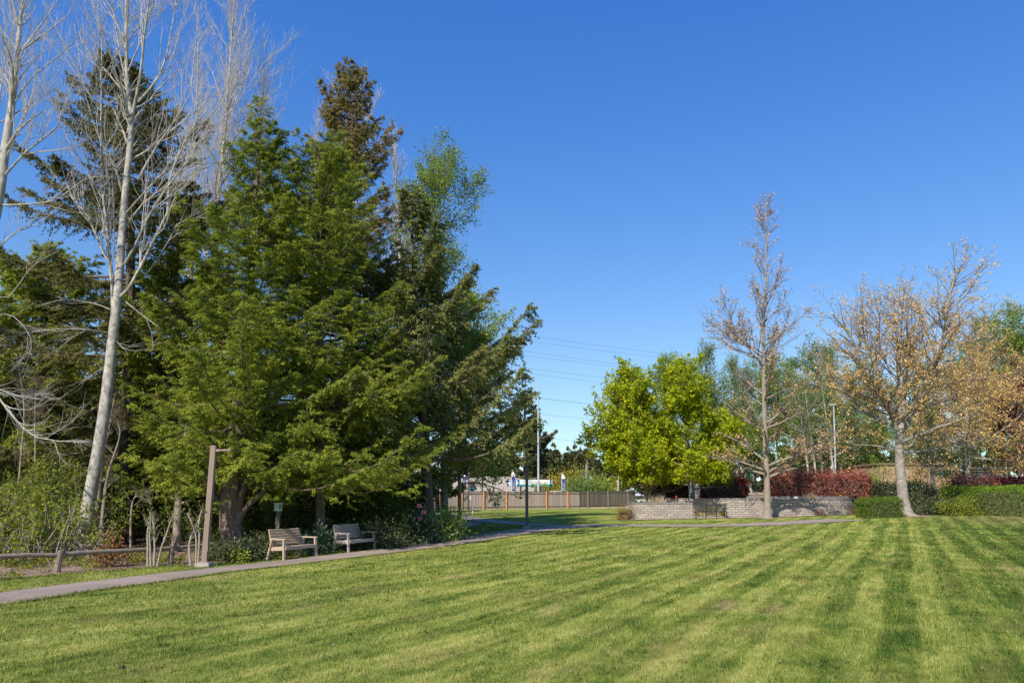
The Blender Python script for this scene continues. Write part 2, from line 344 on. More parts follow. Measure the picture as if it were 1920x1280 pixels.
    mot = N(nt, 'ShaderNodeTexNoise', i_Scale=1.7, i_Detail=5, i_Roughness=.7); L(m3.outputs[0], mot.inputs['Vector']); f = mad(mot.outputs['Fac'], 1.0, -.5, f)
    side = N(nt, 'ShaderNodeMapRange', interpolation_type='SMOOTHSTEP'); side.inputs['From Min'].default_value = -2; side.inputs['From Max'].default_value = 5; L(sx.outputs['X'], side.inputs['Value'])
    f = mad(side.outputs[0], -.26, .02, f)
    f = mad(fine.outputs['Fac'], .85, -.425+.50, f)
    if blades:
        at = N(nt, 'ShaderNodeAttribute', attribute_name='v'); f = mad(at.outputs['Fac'], .72, -.36, f)
    r = ramp(nt, [(.08, (.040,.078,.014)), (.30, (.095,.146,.026)), (.52, (.205,.242,.045)), (.74, (.345,.350,.083)), (.94, (.50,.45,.16))]); L(f, r.inputs[0])
    # bare, dry patches
    dry = N(nt, 'ShaderNodeTexNoise', i_Scale=.33, i_Detail=6, i_Roughness=.7); m4 = N(nt, 'ShaderNodeMapping'); m4.inputs['Scale'].default_value = (1.3, .6, 1); m4.inputs['Location'].default_value = (7.3, 2.2, 0); L(mp.outputs[0], m4.inputs[0]); L(m4.outputs[0], dry.inputs['Vector'])
    dr = ramp(nt, [(.58, (0, 0, 0)), (.70, (.8, .8, .8))]); L(dry.outputs['Fac'], dr.inputs[0])
    # worn corner at the far right of the lawn
    c = G(1900, 972); vd = N(nt, 'ShaderNodeVectorMath', operation='DISTANCE'); vd.inputs[1].default_value = (c[0]+3, c[1]-2, c[2]); L(geo.outputs['Position'], vd.inputs[0])
    cr = N(nt, 'ShaderNodeMapRange'); cr.inputs['From Min'].default_value = 9; cr.inputs['From Max'].default_value = 2.5; cr.inputs['To Max'].default_value = .8; L(vd.outputs['Value'], cr.inputs['Value'])
    crn = N(nt, 'ShaderNodeMath', operation='MULTIPLY'); L(cr.outputs[0], crn.inputs[0]); L(pt.outputs['Fac'], crn.inputs[1])
    mxx = N(nt, 'ShaderNodeMath', operation='MAXIMUM'); L(dr.outputs[0], mxx.inputs[0]); L(crn.outputs[0], mxx.inputs[1])
    hv = N(nt, 'ShaderNodeTexNoise', i_Scale=.9, i_Detail=4); m5 = N(nt, 'ShaderNodeMapping'); m5.inputs['Location'].default_value = (3, 19, 0); m5.inputs['Scale'].default_value = (1.4, .5, 1); L(mp.outputs[0], m5.inputs[0]); L(m5.outputs[0], hv.inputs['Vector'])
    hr = ramp(nt, [(.52, (0, 0, 0)), (.74, (.45, .45, .45))]); L(hv.outputs['Fac'], hr.inputs[0])
    hm = N(nt, 'ShaderNodeMix', data_type='RGBA'); L(hr.outputs[0], hm.inputs[0]); L(r.outputs[0], hm.inputs[6]); hm.inputs[7].default_value = (.24, .185, .07, 1)
    mx = N(nt, 'ShaderNodeMix', data_type='RGBA'); L(mxx.outputs[0], mx.inputs[0]); L(hm.outputs[2], mx.inputs[6]); mx.inputs[7].default_value = (.42, .30, .15, 1)
    d = N(nt, 'ShaderNodeBsdfDiffuse'); L(mx.outputs[2], d.inputs[0]); last = d
    if blades:
        t = N(nt, 'ShaderNodeBsdfTranslucent'); L(mx.outputs[2], t.inputs[0]); ms = N(nt, 'ShaderNodeMixShader', i_0=.3); L(d.outputs[0], ms.inputs[1]); L(t.outputs[0], ms.inputs[2]); last = ms
    else:
        bp = N(nt, 'ShaderNodeBump', i_Strength=.6, i_Distance=.04); L(fine.outputs['Fac'], bp.inputs['Height']); L(bp.outputs[0], d.inputs['Normal'])
    o = N(nt, 'ShaderNodeOutputMaterial'); L(last.outputs[0], o.inputs[0]); return m
M['lawn'] = lawn_material('mown_lawn', False); M['blade'] = lawn_material('lawn_blades', True)

# ---------------------------------------------------------------- ground
def grid(xs, ys, hz=0.0):
    X, Y = np.meshgrid(xs, ys); V = np.stack([X, Y, H(X, Y)+hz], -1).reshape(-1, 3)
    nx = len(xs); i = np.arange(len(ys)-1)[:, None]*nx+np.arange(nx-1)[None]; i = i.ravel()
    return V, np.stack([i, i+1, i+nx+1, i+nx], -1)
xs = np.concatenate([[-1500, -600, -250, -120, -80], np.arange(-60, 60.1, .6), [80, 120, 250, 600, 1500]])
ys = np.concatenate([[-1500, -400, -80, -30, -10], np.arange(-5, 100.1, .6), [115, 140, 180, 250, 500, 1500]])
V, Fc = grid(xs, ys)
tag(mk('lawn', V, Fc, M['lawn'], smooth=True), kind='structure')

def pip(poly, P):
    x, y = P[:, 0], P[:, 1]; ins = np.zeros(len(P), bool); n = len(poly); j = n-1
    for i in range(n):
        xi, yi = poly[i][:2]; xj, yj = poly[j][:2]
        c = ((yi > y) != (yj > y)) & (x < (xj-xi)*(y-yi)/((yj-yi) or 1e-9)+xi); ins ^= c; j = i
    return ins
def patch(name, poly, off, mat, step=.5):
    poly = [tuple(map(float, p[:2])) for p in poly]; A = np.array(poly)
    gx = np.arange(A[:, 0].min(), A[:, 0].max(), step); gy = np.arange(A[:, 1].min(), A[:, 1].max(), step)
    X, Y = np.meshgrid(gx, gy); Q = np.stack([X.ravel(), Y.ravel()], 1); Q = Q[pip(poly, Q)]
    vs = [Vector(p) for p in poly]+[Vector(q) for q in Q]
    ed = [(i, (i+1) % len(poly)) for i in range(len(poly))]
    r = delaunay_2d_cdt(vs, ed, [], 1, 1e-5)
    v2 = np.array([tuple(v) for v in r[0]]); fs = np.array([f for f in r[2] if len(f) == 3])
    V = np.column_stack([v2, H(v2[:, 0], v2[:, 1])+off])
    a = V[fs]; nz = np.cross(a[:, 1]-a[:, 0], a[:, 2]-a[:, 0])[:, 2]; fs[nz < 0] = fs[nz < 0][:, ::-1]
    return mk(name, V, fs, mat, smooth=True)
def ribbon_poly(pts, w, far=1.0):
    p = resample(np.array([q[:2] for q in pts]), 90); t = nrm(np.gradient(p, axis=0)); n = np.stack([-t[:, 1], t[:, 0]], 1)
    rg = np.random.default_rng(3); jl = np.convolve(rg.normal(size=94), np.ones(5)/5, 'valid')[:, None]*.05; jr = np.convolve(rg.normal(size=94), np.ones(5)/5, 'valid')[:, None]*.05
    w = np.interp(p[:, 1], (24, 42), (w, w*far))[:, None]; return np.vstack([p+n*(w/2+jl), (p-n*(w/2+jr))[::-1]])
main_pts = [G(-160, 1146), G(0, 1124), G(180, 1098), G(360, 1075.5), G(480, 1062), G(600, 1048), G(720, 1034), G(840, 1018.5), G(930, 1004), G(1010, 993), G(1080, 986.5), G(1160, 985.3), G(1260, 985.8), G(1360, 985.3), G(1440, 982.6), G(1520, 978), G(1590, 974)]
PATH1 = ribbon_poly(main_pts, 1.55, 1.75)
br_pts = [G(1075, 986), G(1010, 983.6), G(940, 978.5), G(880, 971.5), G(845, 966.5), G(800, 961)]
PATH2 = ribbon_poly(br_pts, 1.5, 1.2)
tag(patch('path', PATH1, .03, M['path']), kind='structure')
tag(patch('side_path', PATH2, .016, M['path']), kind='structure')
edge = [(-120,1106),(-40,1094),(0,1088),(60,1083),(120,1077),(200,1071),(270,1066),(330,1060),(375,1062),(420,1056),(440,1048),(480,1043),(530,1037),(600,1029),(680,1020),(740,1012),(800,1004),(850,996),(885,988),(905,982),(895,978),(850,975),(815,972)]
BED = [tuple(G(*e)[:2]) for e in edge]
rg = np.random.default_rng(8)
BEDr = resample(np.array(BED), 140); BEDr = BEDr+np.convolve(rg.normal(size=144), np.ones(5)/5, 'valid')[:, None]*np.array((.12, .12))
BED = [tuple(b) for b in BEDr]+[(-4, 62), (-45, 62), (-45, 14)]
bed_o = patch('planting_bed', BED, .018, M['soil'], .7); tag(bed_o, kind='structure')
def in_ground(P): return ~(pip(PATH1, P) | pip(PATH2, P) | pip(BED, P))

def grass():
    rng = np.random.default_rng(11); Cs, Ls, Ws = [], [], []
    for y0, y1, den, ln, wd in ((5.6, 9, 2600, .040, .0065), (9, 13, 1300, .045, .009), (13, 19, 560, .05, .014), (19, 28, 220, .055, .022), (28, 44, 70, .06, .036)):
        xm = .74*y1+.5; n = int(den*(y1-y0)*2*xm)
        P = np.column_stack([rng.uniform(-xm, xm, n), rng.uniform(y0, y1, n)])
        P = P[np.abs(P[:, 0]) < .74*P[:, 1]+.5]; P = P[in_ground(P)]
        Cs.append(P); Ls.append(ln*rng.uniform(.5, 1.3, len(P))); Ws.append(wd*rng.uniform(.7, 1.3, len(P)))
    for PO, de in ((PATH1, 150), (PATH2, 60), (np.array(BEDr), 90)):
        q = np.asarray(PO)[:, :2]; q = q[(q[:, 1] > 5) & (q[:, 1] < 50)]; i = rng.integers(0, len(q)-1, len(q)*de); f = rng.uniform(0, 1, len(i))[:, None]; a_ = q[i]; b_ = q[i+1]; okk = np.linalg.norm(a_-b_, axis=1) < 2
        e = (a_*(1-f)+b_*f)[okk]; e = e+rng.normal(size=e.shape)*.055; Cs.append(e); Ls.append(rng.uniform(.04, .10, len(e))*np.interp(e[:, 1], (14, 30), (1, .3))); Ws.append(np.clip(e[:, 1]*.0008, .008, .03))
    k = 1500; cy = 5.6+24*rng.uniform(0, 1, k)**1.3; cx = rng.uniform(-.74, .74, k)*cy; m = 26; e = np.repeat(np.column_stack([cx, cy]), m, 0)+rng.normal(size=(k*m, 2))*np.repeat(rng.uniform(.015, .06, k), m)[:, None]
    e = e[in_ground(e)]; Cs.append(e); Ls.append(rng.uniform(.045, .085, len(e))); Ws.append(np.clip(e[:, 1]*.0009, .007, .02))
    P = np.vstack(Cs); L = np.concatenate(Ls); Wd = np.concatenate(Ws); n = len(P)
    base = np.column_stack([P, H(P[:, 0], P[:, 1])-.004+.02*(~in_ground(P))])
    sgn = np.sign(np.sin((P[:, 0]*math.cos(MOW)-P[:, 1]*math.sin(MOW))*2*math.pi/.86))
    lean = np.array((math.sin(MOW), math.cos(MOW), 0))[None]*(.35*sgn)[:, None]
    d = nrm(rng.normal(size=(n, 3))*.42+lean+np.array((0, 0, 1.0)))
    a = rng.uniform(0, 2*math.pi, n); s = np.column_stack([np.cos(a), np.sin(a), np.zeros(n)])
    V = np.stack([base-s*Wd[:, None]/2, base+s*Wd[:, None]/2, base+d*L[:, None]], 1).reshape(-1, 3)
    tag(mk('grass', V, np.arange(3*n).reshape(-1, 3), M['blade'], v=rng.uniform(0, 1, n)), 'short mown green grass blades covering the lawn', 'grass', kind='stuff')
grass()

# ---------------------------------------------------------------- plant builders
def needle_tree(name, label, path, prof, nb, nbl, ncard, mat, bark='barkdk', seed=1, t0=.12, elev=(-8, 45), droop=.12, tip=.10,
                card=(.17, .05), r0=.3, right=1.0, left=1.0, group=None, blen=.32, twig=False, lump=.35, hang=.25, cat='tree', tiers=0, zmin=1.9):
    rng = np.random.default_rng(seed); base = np.array(path[0], float)
    t = thing(name, label, cat, base, group=group)
    tp = resample(path, 26); Ht = tp[-1, 2]-tp[0, 2]
    rr = r0*(1-np.linspace(0, 1, 26))**.85+.012; rr[0] *= 1.45; rr[1] *= 1.12
    tb = tubes(tp, rr, 12); mk('trunk', *tb, M[bark], t, smooth=True)
    tt = t0+(1-t0)*(np.sort(rng.uniform(0, 1, nb))**1.0)
    if tiers: tt = np.clip(t0+(1-t0)*(np.round((tt-t0)/(1-t0)*tiers)/tiers)+rng.normal(0, .006, nb), t0*.9, .995)
    az = rng.uniform(0, 2*math.pi, nb)
    ts, rs = zip(*prof); L = np.interp(tt, ts, rs)
    lobes = 1+lump*np.sin(az*2+tt*17+seed)*np.sin(az*3-tt*29+seed*2)
    L = L*lobes*rng.uniform(.72, 1.12, nb)*np.where(np.cos(az) > 0, 1+(right-1)*np.cos(az), 1+(left-1)*-np.cos(az))
    f = tt*25; i = np.minimum(f.astype(int), 24); w = (f-i)[:, None]; p0 = tp[i]*(1-w)+tp[i+1]*w
    el = np.radians(np.interp(tt, (t0, 1), elev))+rng.normal(0, .12, nb)
    s = np.linspace(0, 1, 8)
    hd = np.stack([np.cos(az), np.sin(az), np.zeros(nb)], 1); sd = np.stack([-np.sin(az), np.cos(az), np.zeros(nb)], 1)
    bend = rng.normal(0, .12, nb)
    B = p0[:, None]+hd[:, None]*(L[:, None]*s*np.cos(el)[:, None])[..., None]+sd[:, None]*(bend[:, None]*L[:, None]*s**2)[..., None]
    B[..., 2] += L[:, None]*(s*np.sin(el)[:, None]-droop*np.sin(s*math.pi)*1.0+tip*s**3)
    br = np.clip(L*.014+.006, .008, .07)[:, None]*np.linspace(1, .2, 8)
    wood = [tubes(B, br, 4)]
    # branchlets
    idx = rng.choice(nb, nbl, p=(L**1.25)/(L**1.25).sum()); u = rng.beta(2.0, 1.15, nbl)
    q, T = interp(B, idx, u); sgn = rng.choice([-1, 1], nbl); a = np.radians(rng.uniform(25, 70, nbl))
    S_ = nrm(np.cross(T, np.array((0, 0, 1.))))
    d = nrm(np.cos(a)[:, None]*T+(np.sin(a)*sgn)[:, None]*S_+np.column_stack([np.zeros(nbl)]*2+[rng.normal(.0, .16, nbl)-hang*.35]))
    bl = np.clip(blen*L[idx]*(1.15-u)+.22, .2, 1.25)*rng.uniform(.6, 1.2, nbl)
    ss = np.linspace(0, 1, 4)
    BL = q[:, None]+d[:, None]*(bl[:, None]*ss)[..., None]; BL[..., 2] -= hang*bl[:, None]*ss**2
    if twig: wood.append(tubes(BL, np.full((nbl, 4), .006)*np.linspace(1, .4, 4), 3))
    gz = float(H(base[0], base[1]))+zmin; kb = BL[..., 2].min(1) > gz+rng.normal(.25, .3, nbl); BL = BL[kb]; idx = idx[kb]; nbl = len(BL)
    keep = (B[:, 3:, 2].min(1) > gz+.1); wood[0] = tubes(B[keep], br[keep], 4)
    if twig: wood[1] = tubes(BL, np.full((nbl, 4), .006)*np.linspace(1, .4, 4), 3)
    wood.append(tubes(tp, rr*.8, 6)); mk('branches', *cat_(wood), M['twigbr' if twig else bark], t, smooth=True)
    ci = np.repeat(np.arange(nbl), ncard); n = len(ci); cu = rng.uniform(.02, 1, n)
    C, CT = interp(BL, ci, cu); sg = rng.choice([-1, 1], n); ca = np.radians(rng.uniform(15, 65, n))
    up = nrm(np.array((-.12, -.25, .85))[None]+rng.normal(size=(n, 3))*.55); SS = nrm(np.cross(CT, up))
    D = nrm(np.cos(ca)[:, None]*CT+(np.sin(ca)*sg)[:, None]*SS+rng.normal(size=(n, 3))*.22-np.array((0, 0, hang*.5)))
    cl = card[0]*rng.uniform(.6, 1.3, n)*(1.15-.4*cu); cw = card[1]*rng.uniform(.7, 1.3, n)
    Vv, Ff = leafquads(C+rng.normal(size=(n, 3))*.02, D, up, cl, cw)
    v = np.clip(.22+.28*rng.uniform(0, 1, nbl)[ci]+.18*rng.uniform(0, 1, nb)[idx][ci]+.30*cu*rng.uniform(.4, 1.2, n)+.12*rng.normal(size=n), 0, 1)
    mk('foliage', Vv, Ff, M[mat], t, v=v)
    return t

def leaf_cloud(rng, paths, n, size, spread, tmin=.2, droop=0.0, vbias=0.0, asp=.6):
    pl = np.linalg.norm(np.diff(paths, axis=1), axis=2).sum(1); idx = rng.choice(len(paths), n, p=pl/pl.sum())
    C, T = interp(paths, idx, rng.uniform(tmin, 1, n)); C = C+rng.normal(size=(n, 3))*spread
    D = nrm(T*.5+rdir(rng, n)-np.array((0, 0, droop))); up = nrm(rdir(rng, n)*.8+np.array((0, 0, .9)))
    L = size*rng.uniform(.55, 1.35, n)
    V, Fc = leafquads(C, D, up, L, L*asp*rng.uniform(.75, 1.25, n))
    v = np.clip(.15+vbias+.4*rng.uniform(0, 1, len(paths))[idx]+.45*rng.uniform(0, 1, n), 0, 1)
    return V, Fc, v

def crown_tree(name, label, path, prof, nprim, n2, n3, nleaf, leafsize, mat, bark, twigm, seed=1, t0=.2, elev=(25, 65), up=.05, r0=.2,
               right=1., left=1., group=None, spread=.06, L2=.42, L3=.5, a2=.75, curve=.25, cat='tree', lump=.25, rmin=.006, vbias=0., extra=None, flare=1.5, tmin=.2, jit=.1, asp=.6, zmin=None):
    rng = np.random.default_rng(seed); base = np.array(path[0], float); t = thing(name, label, cat, base, group=group)
    tp = resample(path, 26); rr = r0*(1-np.linspace(0, 1, 26))**.9+.012; rr[0] *= flare; rr[1] *= 1+(flare-1)*.25
    prim_list, prim_rad = [], []
    if nprim:
        tt = t0+(1-t0)*np.sort(rng.uniform(0, 1, nprim)); az = np.arange(nprim)*2.4+rng.normal(0, .35, nprim)
        ts, rs = zip(*prof); L = np.interp(tt, ts, rs)*(1+lump*np.sin(az*2+tt*13+seed))*rng.uniform(.8, 1.12, nprim)
        L = L*np.where(np.cos(az) > 0, 1+(right-1)*np.cos(az), 1+(left-1)*-np.cos(az))
        f = tt*25; i = np.minimum(f.astype(int), 24); w = (f-i)[:, None]; p = tp[i]*(1-w)+tp[i+1]*w
        el = np.radians(np.interp(tt, (t0, 1), elev))+rng.normal(0, .1, nprim)
        d = np.stack([np.cos(az)*np.cos(el), np.sin(az)*np.cos(el), np.sin(el)], 1); out = [p]
        Lr = L/np.cos(np.minimum(el, 1.1))
        for k in range(8):
            d = nrm(d+jit*rng.normal(size=d.shape)+np.array((0, 0, curve/8))); out.append(out[-1]+d*(Lr/8)[:, None])
        prim = np.stack(out, 1); pr = np.maximum(np.interp(tt, np.linspace(0, 1, 26), rr)*.5, .012)[:, None]*np.linspace(1, .22, 9)
        prim_list.append(prim); prim_rad.append(pr)
    if extra:
        for pts, ra in extra:
            prim_list.append(resample(pts, 9)[None]); prim_rad.append((ra*np.linspace(1, .25, 9))[None])
    prim = np.vstack(prim_list); pr = np.vstack(prim_rad)
    ttr = tp[None, 14:]; 
    s2, r2 = grow(rng, prim, pr, n2, .15, 1., lambda t_, pl: pl*L2*(1.15-.75*t_), a2, up, 6, .13, .5, rmin*1.3)
    s3, r3 = grow(rng, np.vstack([s2, resample(tp[15:], 6)[None]]), np.vstack([r2, np.interp(np.linspace(15, 25, 6), np.arange(26), rr)[None]*.6]), n3, .1, 1., lambda t_, pl: np.clip(pl*L3, .25, 1.6)*(1.1-.4*t_), a2*.95, up*.8, 5, .16, .55, rmin)
    mk('trunk', *tubes(tp, rr, 12), M[bark], t, smooth=True)
    A_ = cat_([tubes(prim, pr, 6), tubes(tp, rr*.8, 6)]); mk('branches', *cat_([A_, tubes(s2, r2, 4), tubes(s3, r3, 3)]), M[bark], t, smooth=True, mat2=M[twigm], n2=len(A_[1]))
    if nleaf:
        V, Fc, v = leaf_cloud(rng, s3, nleaf, leafsize, spread, tmin, vbias=vbias, asp=asp)
        if zmin is not None:
            kk = V.reshape(-1, 4, 3)[:, :, 2].min(1) > base[2]+zmin+rng.normal(0, .15, len(v)); V = V.reshape(-1, 4, 3)[kk].reshape(-1, 3); v = v[kk]; Fc = np.arange(len(V)).reshape(-1, 4)
        mk('foliage', V, Fc, M[mat], t, v=v)
    return t

def shrub(name, label, c, r, n, size, mat, seed=1, cat='shrub', group=None, nclump=60, stem='twigbr', asp=.5, shell=.55, base_z=None, flat=False, stems=24, long=False):
    """r=(rx,ry,rz); c = ground centre; foliage in an irregular ellipsoid that sits on the ground"""
    rng = np.random.default_rng(seed); c = np.array(c, float); t = thing(name, label, cat, c, group=group)
    rx, ry, rz = r; d = rdir(rng, nclump); d[:, 2] = np.abs(d[:, 2])*1.0-.18
    rad = rng.uniform(shell, 1, nclump)[:, None]*(1+.18*rng.normal(size=(nclump, 1)))
    cc = c+d*rad*np.array((rx, ry, rz))*.88; cc[:, 2] = np.maximum(cc[:, 2]+rz*.16, c[2]+.05)
    ii = rng.integers(0, nclump, n); cs = .22*min(rx, ry, rz)+size*.8
    P = cc[ii]+rng.normal(size=(n, 3))*cs*np.array((1, 1, .7)); P[:, 2] = np.maximum(P[:, 2], c[2]+.02)
    D = nrm((P-c)*np.array((1, 1, .6))/max(r)+rdir(rng, n)*.9); up = nrm(rdir(rng, n)*.7+np.array((0, 0, .8))+nrm(P-c)*.5)
    L = size*rng.uniform(.6, 1.35, n); V, Fc = leafquads(P, D, up, L, L*asp)
    v = np.clip(.1+.45*rng.uniform(0, 1, nclump)[ii]+.45*rng.uniform(0, 1, n), 0, 1)
    si = rng.integers(0, nclump, stems); b = c+np.column_stack([rng.normal(size=stems)*rx*.12, rng.normal(size=stems)*ry*.12, np.zeros(stems)-.02])
    mid = (b+cc[si])/2+rng.normal(size=(stems, 3))*.05*rx; sp = np.stack([b, mid, cc[si]], 1)
    mk('stems', *tubes(sp, np.tile(np.array((.02, .013, .006))*max(.5, rz), (stems, 1)), 4), M[stem], t, smooth=True)
    mk('foliage', V, Fc, M[mat], t, v=v); return t

def hedge(name, label, line, w, hgt, n, size, mat, seed=1, cat='hedge', group=None, rough=.06, round_=.25, asp=.55, base=.04, trunks=True):
    """clipped hedge along a ground polyline"""
    rng = np.random.default_rng(seed); ln = np.array([q[:2] for q in line], float); p = resample(ln, 60); tg = nrm(np.gradient(p, axis=0)); nn = np.stack([-tg[:, 1], tg[:, 0]], 1)
    c = np.array((*p.mean(0), float(H(*p.mean(0))))); t = thing(name, label, cat, c, group=group)
    s = rng.uniform(0, 59, n); i = np.minimum(s.astype(int), 58); f = (s-i)[:, None]; q = p[i]*(1-f)+p[i+1]*f; m_ = nn[i]
    # position round the cross-section: sides and top, ends handled by jitter
    k = rng.uniform(0, 2*hgt+w, n); side = k < hgt; side2 = (k >= hgt) & (k < 2*hgt); top = k >= 2*hgt
    yy = np.where(side, -w/2, np.where(side2, w/2, (k-2*hgt)-w/2)); zz = np.where(side, k, np.where(side2, k-hgt, hgt))
    # round off the shoulders
    ex = np.abs(yy)/(w/2); zz = zz-np.where(top, round_*np.clip(ex-.6, 0, 1)**2*hgt*1.2, 0)
    yy = yy*np.where(top, 1, 1-.18*np.clip(zz/hgt-.7, 0, 1)/.3*round_*2)
    ec = rng.uniform(0, 1, n) < min(.3, 1.1*w/(np.linalg.norm(np.diff(p, axis=0), axis=1).sum()+w)); ee = np.where(rng.uniform(0, 1, n) < .5, 0, 59)
    s = np.where(ec, ee, s); i = np.minimum(s.astype(int), 58); f = (s-i)[:, None]; q = p[i]*(1-f)+p[i+1]*f; m_ = nn[i]; top = top & ~ec
    yy = np.where(ec, rng.uniform(-w/2, w/2, n), yy); zz = np.where(ec, rng.uniform(0, hgt, n), zz)
    lum = rough*(np.sin(s*1.7+seed)+np.sin(s*3.9+zz*5)+rng.normal(size=n)*1.1)
    endf = np.clip(1-np.minimum(s, 59-s)/1.2, 0, 1)
    P2 = q+m_*((yy*(1-.35*endf**2)+np.sign(yy)*lum*(~top))[:, None])
    Z = H(P2[:, 0], P2[:, 1])+np.maximum(zz*(1-.12*endf**2)+np.where(top, lum, 0), base)
    P = np.column_stack([P2, Z]); no = np.column_stack([m_*np.where(top, 0, np.sign(yy))[:, None], np.where(top, 1., .15)]); no = np.where(ec[:, None], np.column_stack([tg[i]*np.where(s < 30, -1, 1)[:, None], np.full(n, .1)]), no)
    P = P-no*rng.exponential(size*.8, n)[:, None]
    D = nrm(rdir(rng, n)+no*.35); up = nrm(no*.6+rdir(rng, n)*.9); L = size*rng.uniform(.6, 1.4, n)
    V, Fc = leafquads(P, D, up, L, L*asp)
    cl = .5+.5*np.sin(s*2.3+zz*6+seed)*np.sin(s*5.1-zz*3)
    v = np.clip(.08+.3*cl+.6*rng.uniform(0, 1, n), 0, 1); mk('foliage', V, Fc, M[mat], t, v=v)
    # dense twiggy inside
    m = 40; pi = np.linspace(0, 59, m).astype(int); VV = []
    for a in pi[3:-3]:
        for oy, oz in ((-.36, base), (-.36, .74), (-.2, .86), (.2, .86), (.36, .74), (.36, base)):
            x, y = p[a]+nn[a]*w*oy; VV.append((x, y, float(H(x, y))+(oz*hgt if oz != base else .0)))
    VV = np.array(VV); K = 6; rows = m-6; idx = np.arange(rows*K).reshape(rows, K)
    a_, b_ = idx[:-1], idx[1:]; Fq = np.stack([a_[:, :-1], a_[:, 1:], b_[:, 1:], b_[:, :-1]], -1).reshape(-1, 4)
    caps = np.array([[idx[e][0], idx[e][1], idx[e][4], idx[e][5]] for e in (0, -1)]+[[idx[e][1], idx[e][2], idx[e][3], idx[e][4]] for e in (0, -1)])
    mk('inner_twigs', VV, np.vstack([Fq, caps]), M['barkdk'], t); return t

def GY(px, Y):
    lo, hi = 800., 1500.
    for _ in range(40):
        m = (lo+hi)/2; p = PX(px, m, Y)
        if p[2] > H(p[0], p[1]): lo = m
        else: hi = m
    p = PX(px, m, Y); p[2] = float(H(p[0], p[1]))-.03; return p
def pp(base, Y, pts, wob=0.0):
    """world polyline: ground point under column base at distance Y, then points seen at (px,py)"""
    o = [GY(base, Y)] if base is not None else []
    k = len(pts); rg_ = random.Random(int(abs(pts[0][0])*7+pts[-1][1])); dy = rg_.uniform(-1, 1)*wob
    for i, q in enumerate(pts): o.append(PX(q[0], q[1], Y+dy*((i+1)/k if base is not None else i/max(1, k-1))))
    return np.array(o)

# ---- big conifers on the left
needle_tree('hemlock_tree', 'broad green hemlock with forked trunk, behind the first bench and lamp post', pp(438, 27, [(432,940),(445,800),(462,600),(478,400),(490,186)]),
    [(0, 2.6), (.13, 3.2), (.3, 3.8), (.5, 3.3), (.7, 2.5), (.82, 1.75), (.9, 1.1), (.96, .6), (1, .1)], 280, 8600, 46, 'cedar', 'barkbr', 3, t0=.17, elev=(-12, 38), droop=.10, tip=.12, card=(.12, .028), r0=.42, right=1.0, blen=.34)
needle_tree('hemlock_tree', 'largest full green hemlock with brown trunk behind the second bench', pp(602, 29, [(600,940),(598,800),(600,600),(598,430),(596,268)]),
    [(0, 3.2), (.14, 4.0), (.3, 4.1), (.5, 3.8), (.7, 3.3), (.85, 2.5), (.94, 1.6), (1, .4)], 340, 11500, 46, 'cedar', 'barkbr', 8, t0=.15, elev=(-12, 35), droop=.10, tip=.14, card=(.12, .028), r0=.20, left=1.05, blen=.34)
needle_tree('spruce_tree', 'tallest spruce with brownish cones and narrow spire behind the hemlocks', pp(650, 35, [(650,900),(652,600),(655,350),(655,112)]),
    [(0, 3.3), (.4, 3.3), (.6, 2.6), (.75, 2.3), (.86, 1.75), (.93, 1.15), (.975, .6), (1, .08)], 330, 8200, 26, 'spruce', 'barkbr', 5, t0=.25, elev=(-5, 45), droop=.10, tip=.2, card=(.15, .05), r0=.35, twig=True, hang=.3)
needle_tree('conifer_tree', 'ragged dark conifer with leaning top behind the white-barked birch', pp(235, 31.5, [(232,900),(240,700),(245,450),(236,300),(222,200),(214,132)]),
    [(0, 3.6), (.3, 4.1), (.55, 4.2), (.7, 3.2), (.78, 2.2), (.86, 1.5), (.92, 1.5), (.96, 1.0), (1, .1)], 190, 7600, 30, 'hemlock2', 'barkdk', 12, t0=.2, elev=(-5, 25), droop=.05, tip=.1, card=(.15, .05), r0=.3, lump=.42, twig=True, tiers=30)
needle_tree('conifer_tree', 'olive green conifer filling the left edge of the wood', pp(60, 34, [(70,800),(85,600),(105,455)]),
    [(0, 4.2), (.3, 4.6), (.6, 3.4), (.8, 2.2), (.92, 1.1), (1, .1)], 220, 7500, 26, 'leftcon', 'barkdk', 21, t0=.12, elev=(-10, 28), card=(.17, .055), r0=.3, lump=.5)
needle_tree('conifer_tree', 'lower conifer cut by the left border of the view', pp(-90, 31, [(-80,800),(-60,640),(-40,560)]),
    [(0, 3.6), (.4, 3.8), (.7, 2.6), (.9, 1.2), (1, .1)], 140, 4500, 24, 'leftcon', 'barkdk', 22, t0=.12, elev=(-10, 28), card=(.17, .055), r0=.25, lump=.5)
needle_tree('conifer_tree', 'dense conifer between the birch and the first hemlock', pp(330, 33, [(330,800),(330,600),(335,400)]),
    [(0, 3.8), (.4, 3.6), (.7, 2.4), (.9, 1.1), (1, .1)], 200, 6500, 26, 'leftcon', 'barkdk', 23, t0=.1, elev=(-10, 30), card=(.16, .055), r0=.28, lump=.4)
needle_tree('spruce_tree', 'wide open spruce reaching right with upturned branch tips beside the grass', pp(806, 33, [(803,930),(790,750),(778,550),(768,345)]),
    [(0, 2.6), (.16, 3.0), (.27, 4.3), (.42, 4.9), (.55, 4.4), (.68, 3.2), (.82, 1.9), (.93, .8), (1, .08)], 170, 7800, 28, 'spruce2', 'barkdk', 31, t0=.17, elev=(2, 42), droop=.06, tip=.16, card=(.15, .05), r0=.27, lump=.45, twig=True, hang=.45, right=1.0, left=.8, tiers=22, zmin=3.1)

